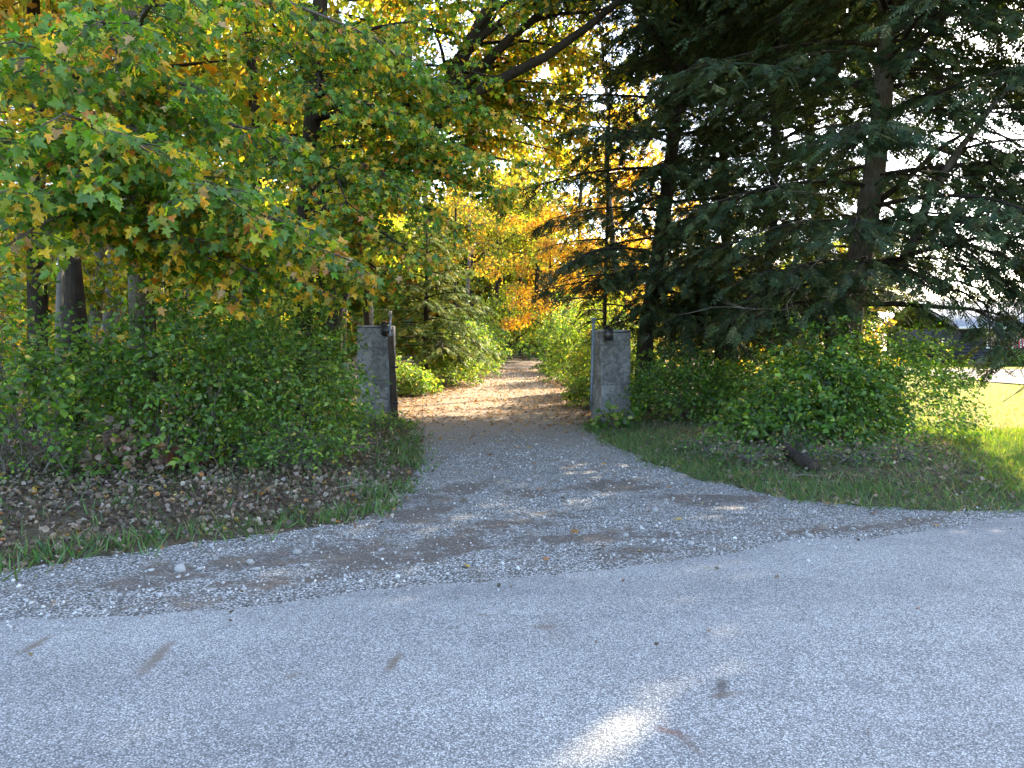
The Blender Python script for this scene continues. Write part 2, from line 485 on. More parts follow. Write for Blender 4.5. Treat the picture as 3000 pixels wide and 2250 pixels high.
# ---------------------------------------------------------------- ground, road, drive
def axis(lo, hi, a, b, fine, n):
    u = np.linspace(0, 1, n) ** 2.2
    return np.unique(np.concatenate([a - (a - lo) * u, np.arange(a, b, fine), b + (hi - b) * u]))
gx, gy = axis(-400, 400, -11, 15, .19, 40), axis(-300, 600, 1.5, 24, .19, 44)
X, Y = np.meshgrid(gx, gy)
Z = terrain(X.ravel(), Y.ravel())
V = np.stack([X.ravel(), Y.ravel(), Z], -1)
nx, ny = len(gx), len(gy)
ii, jj = np.meshgrid(np.arange(nx - 1), np.arange(ny - 1))
Q = np.stack([jj * nx + ii, jj * nx + ii + 1, (jj + 1) * nx + ii + 1, (jj + 1) * nx + ii], -1).reshape(-1, 4)
qc = V[Q].mean(1)
def lawn_line(y):
    return 5.6 + .20 * np.clip(y - 8, 0, 60) + .9 * sstep(8, 12, y)
is_lawn = (qc[:, 0] > lawn_line(qc[:, 1]) + .5 * noise2(qc[:, 1] * 2, qc[:, 1] * 0)) & (qc[:, 1] > road_edge(qc[:, 0])) | (qc[:, 1] < road_edge(qc[:, 0]) - 6.5)
obj('ground', new_mesh('ground', V, [Q[~is_lawn]], M_SOIL, smooth=True), kind='structure')
obj('lawn', new_mesh('lawn', V, [Q[is_lawn]], M_LAWN, smooth=True), kind='structure')

k = 15
xs = np.concatenate([np.linspace(-300, -12, 40), np.arange(-11.9, 14, .1), np.linspace(14.1, 300, 40)])
e = road_edge(xs) + (fbm(xs * 1.3, xs * 0, 8, 5) - .5) * .50 - .03
rows = np.linspace(0, 1, 24)
V = np.array([(x, ye - 6.6 * t, .016 - (.012 if t == 0 else 0) + .02 * math.sin(t * math.pi)) for t in rows for x, ye in zip(xs, e)])
n = len(xs)
ii, jj = np.meshgrid(np.arange(n - 1), np.arange(len(rows) - 1))
obj('road', new_mesh('road', V, [np.stack([jj * n + ii, (jj + 1) * n + ii, (jj + 1) * n + ii + 1, jj * n + ii + 1], -1).reshape(-1, 4)], M_ROAD, smooth=True), kind='structure')

def px_ground(px, py):
    d = CAMZ * F / (py - HOR)
    return np.array([(px - 1500) / F * d, d])
MUD = [(px_ground(px, py), a, b, r) for px, py, a, b, r in ((1000, 1610, 1.0, .22, .35), (1330, 1580, .6, .25, .45), (1330, 1440, .9, .3, .9), (1250, 1500, .55, .25, .6), (1740, 1570, .75, .2, .2),
       (1880, 1610, .45, .14, .2), (2080, 1460, .8, .3, .1), (700, 1640, .7, .18, .3), (2550, 1540, 1.0, .16, .3), (1800, 1420, .6, .5, 0), (1640, 1500, .3, .12, 0), (400, 1700, .5, .14, .3), (1130, 1640, .9, .16, .4), (1500, 1530, .5, .16, .2), (1250, 1460, .4, .3, .8), (1980, 1560, .5, .12, .2), (1560, 1440, .35, .3, 1.2), (850, 1690, .5, .1, .3))]
def mud_at(x, y):
    m = np.zeros_like(x)
    for c, a, b, r in MUD:
        dx, dy = x - c[0], y - c[1]
        u, v = dx * math.cos(r) + dy * math.sin(r), -dx * math.sin(r) + dy * math.cos(r)
        m = np.maximum(m, 1 - sstep(.5, 1.5, np.hypot(u / a, v / b)))
    return m
Ld = np.concatenate([[(-60, -15.5)], L_EDGE]); Rd = np.concatenate([[(60, 23.5)], R_EDGE])
ncol = 44
t = np.linspace(0, 1, ncol)
P = Ld[:, None] * (1 - t)[None, :, None] + Rd[:, None] * t[None, :, None]
# the drive mouth is re-gridded finely near the road
fx, fy = np.arange(-8, 9, .11), np.arange(2.4, 24, .11)
GX, GY = np.meshgrid(fx, fy)
cx = GX + .06 * (noise2(GX * 5, GY * 5, 2) - .5)
cyy = GY + .06 * (noise2(GX * 5, GY * 5, 7) - .5)
ins = in_poly(cx.ravel(), cyy.ravel()) | ((cyy.ravel() < road_edge(cx.ravel()) + .4) & (cyy.ravel() > road_edge(cx.ravel()) - .5))
px_, py_ = cx.ravel(), cyy.ravel()
nearz = rise(py_) + .012 * (fbm(px_ * 2.5, py_ * 2.5, 5) - .5) - .004 + .012 * sstep(.8, 0, np.abs(py_ - road_edge(px_) - .35)) * noise2(px_ * 3, py_ * 3)
nearz = np.minimum(nearz, np.where(py_ < road_edge(px_) + .1, .008, 1))
Vn = np.stack([px_, py_, nearz], -1)
w = len(fx)
ii, jj = np.meshgrid(np.arange(w - 1), np.arange(len(fy) - 1))
Qn = np.stack([jj * w + ii, jj * w + ii + 1, (jj + 1) * w + ii + 1, (jj + 1) * w + ii], -1).reshape(-1, 4)
Qn = Qn[ins[Qn].any(1)]
mudv = mud_at(px_ + .5 * (fbm(px_ * 1.5, py_ * 1.5, 12) - .5), py_ + .6 * (fbm(px_ * 1.5, py_ * 1.5, 19) - .5)) * .85 + .10 + .25 * (fbm(px_ * .9, py_ * .9, 31) > .55)
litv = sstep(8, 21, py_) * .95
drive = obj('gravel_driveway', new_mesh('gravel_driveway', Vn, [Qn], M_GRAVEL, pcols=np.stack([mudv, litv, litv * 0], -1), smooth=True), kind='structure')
# farther on
far = [i for i in range(len(Ld)) if Ld[i][1] > 23.0 and i > 10]
Pf = P[far]
zf = rise(Pf[..., 1]) + .004
Vf = np.concatenate([Pf.reshape(-1, 2), zf.reshape(-1, 1)], 1)
ii, jj = np.meshgrid(np.arange(ncol - 1), np.arange(len(far) - 1))
Qf = np.stack([jj * ncol + ii, jj * ncol + ii + 1, (jj + 1) * ncol + ii + 1, (jj + 1) * ncol + ii], -1).reshape(-1, 4)
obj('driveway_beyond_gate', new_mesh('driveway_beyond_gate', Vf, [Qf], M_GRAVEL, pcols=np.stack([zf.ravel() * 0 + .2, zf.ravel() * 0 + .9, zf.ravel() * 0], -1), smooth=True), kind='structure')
# gravel shoulder running away on both sides
for nm, lo, hi in (('shoulder_left', -60, -7.9), ('shoulder_right', 8.9, 60)):
    sx = np.linspace(lo, hi, 60)
    width = .95 if hi < 0 else .42
    Vs = np.concatenate([np.stack([sx, road_edge(sx) + o, sx * 0 + .002 + rise(road_edge(sx) + o)], -1) for o in (-.5, width * .5, width)])
    m = len(sx); i = np.arange(m - 1)
    Qs = np.concatenate([np.stack([r * m + i, r * m + i + 1, (r + 1) * m + i + 1, (r + 1) * m + i], -1) for r in (0, 1)])
    obj(nm, new_mesh(nm, Vs, [Qs], M_GRAVEL, pcols=np.full((len(Vs), 3), .15)), kind='structure')
# pale yard in front of the house
yx, yy = np.linspace(20, 60, 40), np.linspace(27.5, 40, 20)
YX, YY = np.meshgrid(yx, yy)
YYw = YY + .4 * (noise2(YX * .5, YY * .5) - .5)
Vy = np.stack([YX.ravel(), YYw.ravel(), terrain(YX.ravel(), YYw.ravel()) + .05], -1)
ii, jj = np.meshgrid(np.arange(39), np.arange(19))
obj('gravel_yard', new_mesh('gravel_yard', Vy, [np.stack([jj * 40 + ii, jj * 40 + ii + 1, (jj + 1) * 40 + ii + 1, (jj + 1) * 40 + ii], -1).reshape(-1, 4)], M_GRAVEL, pcols=np.full((len(Vy), 3), 1.0) * (1, .25, 0)), kind='structure')

# ---------------------------------------------------------------- where crowns leave gaps for the sun
GAPS = [(px_ground(1760, 2165), .44, .22, .85), (px_ground(1930, 2050), .27, .20, .8), (px_ground(130, 2245), .28, .13, .6), (px_ground(2130, 1490), .30, .10, .15), (px_ground(2300, 1500), .25, .06, .1),
        (px_ground(2900, 1570), .5, .16, .2), (px_ground(1560, 1350), .5, .12, .05), (px_ground(1480, 1365), .4, .1, .05), (px_ground(1700, 1385), .25, .08, .1), (px_ground(1590, 1240), .7, .2, .05), (px_ground(1280, 1230), .8, .25, .05)]
def sun_keep(Pt, drive_cut=.75):
    """False for leaves whose shadow would fall on a sunlit patch: the crowns are open there"""
    G = Pt[:, :2] - SUN[:2] * (Pt[:, 2:3] / SUN[2])
    keep = np.ones(len(Pt), bool)
    for c, a, b, r in GAPS:
        dx, dy = G[:, 0] - c[0], G[:, 1] - c[1]
        u, v = dx * math.cos(r) + dy * math.sin(r), -dx * math.sin(r) + dy * math.cos(r)
        keep &= np.hypot(u / a, v / b) > 1.0 + .35 * (noise2(G[:, 0] * 8, G[:, 1] * 8) - .5)
    zone = (G[:, 1] > 16.8) & (G[:, 1] < 47) & (G[:, 0] > -5.0) & (G[:, 0] < 3.0)
    nz = fbm(G[:, 0] * .55, G[:, 1] * 1.1, 40)
    cut = np.where(G[:, 0] > .3 + .02 * (G[:, 1] - 16), .36, drive_cut)
    keep &= ~(zone & (nz < cut))
    keep &= ~((G[:, 0] > 5.6 + .51 * (G[:, 1] - 7.9)) & (G[:, 1] > 7.6) & (G[:, 1] < 26) & (nz < .66))
    return keep

# ---------------------------------------------------------------- leaves and branches
def pick(pal, n, weights=None, jitter=.18):
    pal = np.array(pal, float)
    w = np.ones(len(pal)) if weights is None else np.array(weights, float)
    idx = RNG.choice(len(pal), n, p=w / w.sum())
    return idx, np.clip(pal[idx] * (1 + jitter * RNG.normal(size=(n, 1))) * (1 + .06 * RNG.normal(size=(n, 3))), .004, .9)

PAL_MAPLE = [(.056, .145, .013), (.094, .215, .017), (.165, .290, .020), (.062, .165, .022), (.33, .37, .02), (.58, .42, .03), (.62, .34, .035), (.55, .19, .03), (.44, .29, .15)]
GREENS = (0, 1, 2, 3)

def on_twigs(st, di, ln, droop, spacing, face=(0, -.55, .55), rnd=.5, hang=.55):
    """leaf places along straight twigs that sag: positions, tip directions, normals, twig index"""
    k = np.maximum(2, (ln / spacing).astype(int))
    tw = np.repeat(np.arange(len(st)), k)
    s = RNG.uniform(.12, 1.05, len(tw))
    L = ln[tw][:, None]; sv = s[:, None]
    P = st[tw] + di[tw] * sv * L + np.array([0, 0, -1.0]) * droop[tw][:, None] * sv ** 2 * L
    side = nrm(np.cross(di[tw], (0, 0, 1.0))) * RNG.choice([-1, 1], len(tw))[:, None]
    tip = nrm(di[tw] * .5 + side * .65 + np.array([0, 0, -1.0]) * RNG.uniform(.1, 2 * hang, (len(tw), 1)) + RNG.normal(size=(len(tw), 3)) * .3)
    P = P + tip * .03 + RNG.normal(size=P.shape) * .015
    no = nrm(np.array(face) + RNG.normal(size=P.shape) * rnd)
    return P, tip, no, tw

def path(p0, p1, n, arch, wig=.06):
    p0, p1 = np.asarray(p0, float), np.asarray(p1, float)
    t = np.linspace(0, 1, n)[:, None]
    L = np.linalg.norm(p1 - p0)
    w = np.cumsum(RNG.normal(size=(n, 3)), 0) * wig * L / n
    w = w - t * w[-1] - (1 - t) * w[0]
    return p0 + (p1 - p0) * t + np.array([0, 0, arch * L]) * (4 * t * (1 - t)) * (1 - .35 * t) + w

def along(P, t):
    u = np.clip(t, 0, 1) * (len(P) - 1)
    i = np.minimum(u.astype(int), len(P) - 2); f = (u - i)[:, None]
    return P[i] * (1 - f) + P[i + 1] * f, nrm(P[i + 1] - P[i])

def bough(mb, p0, p1, arch=.12, r0=.05, side=1.0, nsec=24, nter=4, t0=.2):
    """a limb with side shoots; returns the leafy twigs (start, direction, length, droop)"""
    B = path(p0, p1, 10, arch)
    mb.tube(B, np.linspace(r0, .008, 10), 6, False)
    t = np.sort(RNG.uniform(t0, 1.0, nsec))
    base, d = along(B, t)
    sg = np.where(np.arange(nsec) % 2, 1, -1)[:, None]
    sd = nrm(np.cross(d, (0, 0, 1.0))) * sg
    di = nrm(d * RNG.uniform(.3, .9, (nsec, 1)) + sd * RNG.uniform(.5, 1.1, (nsec, 1)) + np.array([0, 0, 1.0]) * RNG.uniform(-.45, .35, (nsec, 1)))
    ln = side * (1.2 - .7 * t) * RNG.uniform(.6, 1.2, nsec)
    dr = RNG.uniform(.1, .45, nsec)
    S, D, L, G = [base], [di], [ln], [dr]
    for i in range(nsec):
        q = np.linspace(0, 1, 3)[:, None]
        mb.tube(base[i] + di[i] * q * ln[i] - np.array([0, 0, 1.0]) * dr[i] * q ** 2 * ln[i], np.linspace(.010, .003, 3), 3, False)
    tt = RNG.uniform(.15, .95, (nsec, nter))
    b2 = base[:, None] + di[:, None] * (tt * ln[:, None])[..., None] - np.array([0, 0, 1.0]) * (dr[:, None] * tt ** 2 * ln[:, None])[..., None]
    sd2 = nrm(np.cross(di, (0, 0, 1.0)))[:, None] * RNG.choice([-1, 1], (nsec, nter, 1))
    d2 = nrm(di[:, None] * .6 + sd2 * .8 + RNG.normal(size=(nsec, nter, 3)) * .3)
    S.append(b2.reshape(-1, 3)); D.append(d2.reshape(-1, 3)); L.append(np.repeat(ln * .42, nter) * RNG.uniform(.6, 1.2, nsec * nter)); G.append(RNG.uniform(.2, .6, nsec * nter))
    return np.concatenate(S), np.concatenate(D), np.concatenate(L), np.concatenate(G)

def front_most(P, n, cell=36.0):
    """indices of the n leaves that show: the nearest in each small patch of the view from the road"""
    ok = (P[:, 1] > 1)
    u = (P[:, 0] / P[:, 1] * F + 1500); v = HOR - (P[:, 2] - CAMZ) / P[:, 1] * F
    ok &= (u > 0) & (u < 3000) & (v > 0) & (v < 2250)
    idx = np.where(ok)[0]
    idx = idx[np.argsort(P[idx, 1])]
    key = np.floor(u[idx] / cell) * 10000 + np.floor(v[idx] / cell)
    _, first = np.unique(key, return_index=True)
    sel = idx[np.sort(first)]
    return sel[:n]

def in_view(P, m=220.0):
    Y = np.maximum(P[:, 1], .5)
    u = P[:, 0] / Y * F + 1500; v = HOR - (P[:, 2] - CAMZ) / Y * F
    return (P[:, 1] > 1) & (u > -m) & (u < 3000 + m) & (v > -m)

def lod_mesh(name, T, T2, k2, pos, fr, size, cols, mat, loc, T3=None, y3=0, fill=1.15):
    """full leaves where the place is seen from the road, simpler and larger ones high in the crown"""
    v = in_view(pos)
    far_i = np.where(~v)[0]
    far_i = far_i[RNG.uniform(size=len(far_i)) < fill / k2 ** 2]
    b = v & (pos[:, 1] > y3) if T3 is not None else v & False
    v = v & ~b
    V1, P1 = scatter(T[0], T[1], pos[v], fr[v], size[v])
    if T3 is not None:
        V3, P3 = scatter(T3[0], T3[1], pos[b], fr[b], size[b])
    V2, P2 = scatter(T2[0], T2[1], pos[far_i], fr[far_i], size[far_i] * k2)
    c = np.concatenate([np.repeat(cols[v], len(T[1][0]), 0), np.repeat(cols[far_i], len(T2[1][0]), 0)])
    c = np.clip(c * (1 + .10 * RNG.normal(size=(len(c), 1))), .003, .9)
    if T3 is not None:
        return new_mesh(name, np.concatenate([V1, V2, V3]) - np.asarray(loc, float), [np.concatenate([P1[0], P2[0] + len(V1), P3[0] + len(V1) + len(V2)])], mat, cols=np.concatenate([c, np.repeat(cols[b], len(T3[1][0]), 0)]))
    return new_mesh(name, np.concatenate([V1, V2]) - np.asarray(loc, float), [np.concatenate([P1[0], P2[0] + len(V1)])], mat, cols=c)

LEAF_ME = {}
def leaf_part(name, kindkey, T, pal, i, mat):
    key = (kindkey, i)
    if key not in LEAF_ME:
        LEAF_ME[key] = new_mesh(name, T[0], T[1], mat, cols=np.repeat(np.array([pal[i]]), len(T[1][0]), 0))
    return LEAF_ME[key]

LOW = {'maple20': MAPLE_LOW, 'maple12': MAPLE_TINY}
def foliage(root, loc, name, T, pos, tip, no, size, idx, cols, pal, mat, kindkey, n_parts=300, cell=36.0):
    """n_parts leaves as parts of their own, the rest as one mass"""
    loc = np.asarray(loc, float)
    fr = frames(tip, no)
    rest = np.ones(len(pos), bool)
    if n_parts:
        sel = front_most(pos, n_parts, cell)
        rest[sel] = False
        for j in sel:
            o = obj('leaf', leaf_part('leaf', kindkey, T, pal, int(idx[j]), mat), root)
            m = np.eye(4); m[:3, :3] = fr[j] * size[j]; m[:3, 3] = pos[j] - loc
            o.matrix_local = Matrix(m.tolist())
    c = obj(name, lod_mesh(name, LOW.get(kindkey, T), RHOMB, 1.6, pos[rest], fr[rest], size[rest], cols[rest], mat, loc), root)
    c['kind'] = 'stuff'
    return c

def maple(label, trunk, radii, hand, auto, colour, n_parts=300, tpl=MAPLE, size=.125, spacing=.075, bark=None, group=None, clip=None, name='maple_tree', side=1.0, limbs=()):
    trunk = np.array(trunk, float)
    loc = trunk[0].copy()
    root = thing(name, label, 'tree', loc, group)
    tb = MB(); tb.tube(trunk, radii, 12)
    obj('trunk', tb.mesh('trunk', bark or M_BARK, loc, True), root)
    for lp, lr in limbs:
        lb = MB(); lb.tube(np.array(lp, float), np.linspace(lr, lr * .35, len(lp)), 9)
        obj('limb', lb.mesh('limb', bark or M_BARK, loc, True), root)
    mb = MB()
    S = []
    def trunk_at(z):
        return np.array([np.interp(z, trunk[:, 2], trunk[:, c]) for c in range(3)])
    for z0, p1, sd, ns in hand:
        S.append(bough(mb, trunk_at(z0), p1, .10, .055, sd, ns))
    for z0, az, L, dz in auto:
        p0 = trunk_at(z0)
        S.append(bough(mb, p0, p0 + np.array([math.cos(az) * L, math.sin(az) * L, dz]), .12, .05, side, 22, 3, .3))
    st, di, ln, dr = (np.concatenate([s[q] for s in S]) for q in range(4))
    obj('branches', mb.mesh('branches', bark or M_BARK, loc, True), root, kind='stuff')
    P, tip, no, tw = on_twigs(st, di, ln, dr, spacing)
    keep = sun_keep(P) & (P[:, 2] > .3)
    if clip is not None: keep &= clip(P)
    P, tip, no, tw = P[keep], tip[keep], no[keep], tw[keep]
    idx, cols = colour(P, tw)
    sz = size * RNG.uniform(.65, 1.2, len(P))
    foliage(root, loc, 'crown', tpl, P, tip, no, sz, idx, cols, PAL_MAPLE, M_LEAF, 'maple' + str(len(tpl[0])), n_parts)
    return root, len(P)

def maple_colour(yellow):
    def f(P, tw):
        n = len(P)
        clus = _hash(tw.astype(np.int64), tw.astype(np.int64) * 7 + 3)
        y = yellow(P) + .55 * (clus > .86) + .12 * (clus - .5)
        u = RNG.uniform(size=n)
        gi, _ = pick(PAL_MAPLE[:4], n, (1.2, 1.4, .8, .7))
        yi = 4 + RNG.choice(5, n, p=(.46, .34, .10, .03, .07))
        idx = np.where(u < y, yi, gi)
        c = np.array(PAL_MAPLE)[idx]
        c = c * (1 + .2 * RNG.normal(size=(n, 1))) * (1 + .07 * RNG.normal(size=(n, 3)))
        return idx, np.clip(c, .004, .85)
    return f

GA = 2.39996
def auto_boughs(z0, z1, n, Lf, seed=0.0, dz=-.2):
    z = np.linspace(z0, z1, n)
    return [(zz, i * GA + seed, Lf(zz), dz * Lf(zz) + .12 * (zz - z0)) for i, zz in enumerate(z)]

# maple close to the road, its low boughs sweeping down towards the viewer
t1 = [(-4.95, 9.6, 0.0), (-4.98, 9.6, 1.5), (-5.0, 9.55, 3.0), (-5.15, 9.5, 5.0), (-5.2, 9.5, 8.0), (-5.1, 9.6, 12.5)]
hand1 = [(2.9, at(-120, 560, 6.6), 1.0, 30), (3.2, at(60, 700, 6.3), .8, 26), (3.6, at(180, 330, 6.0), 1.0, 32), (3.4, at(420, 420, 6.1), .95, 30), (3.4, at(640, 560, 6.7), 1.0, 34),
         (3.2, at(860, 660, 7.3), 1.0, 34), (3.0, at(1020, 760, 8.4), .95, 32), (2.8, at(760, 800, 8.2), .8, 26), (2.7, at(560, 700, 7.6), .6, 18), (4.3, at(40, 120, 5.9), 1.0, 30),
         (4.6, at(300, 60, 6.2), .9, 26), (4.6, at(560, 250, 7.0), .9, 26), (4.4, at(850, 420, 7.8), .9, 26), (3.6, at(-60, 420, 6.2), 1.0, 26), (4.8, at(-150, 200, 6.4), 1.0, 24), (5.2, at(480, -60, 6.4), 1.0, 24),
         (3.0, at(20, 560, 6.0), .7, 20), (4.2, at(230, 520, 6.6), .8, 20), (2.9, at(700, 880, 8.4), .6, 20), (2.9, at(900, 840, 9.2), .7, 22), (2.9, at(1000, 880, 9.6), .5, 16), (3.0, at(620, 760, 8.0), .6, 18), (3.2, at(1080, 800, 9.6), .7, 20)]
maple('large maple with green and yellow leaves, its grey trunk above the shrubs', t1, [.20, .17, .155, .14, .12, .03], hand1,
      auto_boughs(6.3, 12.2, 22, lambda z: 3.4 * (1 - ((z - 6.5) / 8) ** 2) + .4),
      maple_colour(lambda P: .19 + .30 * sstep(7.0, 9.0, P[:, 1]) * sstep(4.5, 2.4, P[:, 2]) + .12 * (noise2(P[:, 0] * 1.1, P[:, 2] * 1.1, 3) > .62)), size=.100, spacing=.064)

# maple beyond the first, filling the middle
t2 = [(-3.6, 12.4, 0.0), (-3.65, 12.4, 2.0), (-3.6, 12.4, 4.0), (-3.4, 12.3, 6.5), (-3.2, 12.3, 9.5), (-3.0, 12.3, 13)]
hand2 = [(4.0, at(1200, 740, 10.4), .9, 32), (4.4, at(1330, 650, 11.2), 1.0, 34), (4.6, at(1480, 560, 11.8), 1.0, 36), (5.0, at(1620, 500, 12.4), .95, 34), (4.8, at(1180, 560, 9.8), 1.0, 32), (5.4, at(1390, 440, 11.0), 1.0, 34),
         (5.6, at(1560, 370, 12.0), .95, 32), (5.0, at(1020, 600, 9.4), 1.0, 30), (5.6, at(1150, 330, 10.0), 1.0, 30), (6.0, at(1350, 250, 11.2), 1.0, 30), (6.2, at(930, 260, 9.6), 1.0, 28), (5.0, at(800, 480, 10.0), .9, 24),
         (6.6, at(1230, 60, 10.6), 1.0, 26), (6.4, at(1040, 120, 10.0), .9, 24), (6.2, at(760, 120, 10.2), .9, 22), (3.4, at(960, 740, 10.2), .8, 24), (6.2, at(1500, 230, 11.8), .8, 20), (3.6, at(1120, 700, 10.6), .8, 24), (4.2, at(1430, 480, 12.0), .9, 26), (3.6, at(1160, 830, 12.2), .7, 24), (3.4, at(1060, 860, 11.8), .6, 22), (4.0, at(1250, 770, 12.0), .7, 22), (3.4, at(950, 860, 11.2), .6, 20)]
maple('spreading maple with mixed green and yellow leaves hanging over the stone pillar beside the drive', t2, [.19, .17, .16, .14, .11, .03], hand2,
      auto_boughs(7.2, 12.6, 20, lambda z: 3.2 * (1 - ((z - 7.5) / 8) ** 2) + .4, 1.0),
      maple_colour(lambda P: .27 + .28 * sstep(-.5, 1.0, P[:, 0]) + .15 * sstep(4.6, 3.0, P[:, 2])), tpl=MAPLE_LOW, bark=M_BARK_DARK, size=.100, spacing=.066)

# big leaning maple whose limbs cross above the drive
t3 = [(-4.6, 17.6, 0.0), (-4.4, 17.5, 2.5), (-3.5, 17.2, 4.8), (-2.2, 16.9, 6.8), at(1425, 40, 16.8), at(1520, -160, 16.8), at(1600, -420, 16.6)]
limbs3 = [([(-3.2, 17.0, 5.2), at(1330, 300, 16.4), at(1460, 236, 16.2), at(1600, 165, 16.0), at(1740, 65, 15.8), at(1860, -40, 15.6), at(1990, -120, 15.4)], .15),
          ([(-2.1, 16.9, 6.9), at(1495, 110, 16.5), at(1560, 60, 16.3), at(1615, 0, 16.1), at(1700, -90, 16)], .13),
          ([at(1555, 62, 16.3), at(1640, 40, 16.2), at(1720, 36, 16.2), at(1800, 20, 16.1)], .055)]
hand3 = [(6.0, at(1500, 330, 17.6), .9, 22), (6.8, at(1560, 200, 18), .9, 22), (7.4, at(1650, 250, 18), .8, 18), (7.6, at(1660, 90, 18.4), .9, 22), (8.0, at(1560, 20, 18.2), 1.0, 22), (5.6, at(1400, 420, 18), .8, 20),
         (8.6, at(1720, -60, 16), 1.0, 22), (8.6, at(1850, -100, 15), 1.0, 22), (6.5, at(1200, 200, 15.5), 1.0, 24), (8, at(1250, 30, 15.4), 1.0, 24), (7.0, at(1680, 380, 18.6), .7, 16), (7.0, at(1600, 120, 19), 1.0, 26), (7.0, at(1500, 120, 19), 1.0, 26), (6.4, at(1580, 300, 19.5), 1.0, 26), (6.0, at(1480, 420, 19), 1.0, 24), (7.8, at(1720, 180, 19.5), .9, 22), (6.4, at(1660, 460, 20), .8, 20), (8.4, at(1600, -60, 18.5), 1, 24), (7.2, at(1420, 260, 18.5), 1, 24)] + [(5.6 + .25 * i, at(1440 + 27 * ((i * 5) % 12), 90 + 36 * i, 20.5 + .25 * (i % 4)), 1.15, 26) for i in range(12)]
maple('tall leaning maple whose dark limbs cross high above the driveway', t3, [.25, .23, .2, .18, .16, .13, .05], hand3,
      auto_boughs(8.5, 12.4, 26, lambda z: 4.4, 2.0, .05), maple_colour(lambda P: .45 + .25 * sstep(17, 18.5, P[:, 1])), n_parts=0, tpl=CLUMP, size=.14, spacing=.085, bark=M_BARK_DARK, side=1.1, limbs=limbs3)

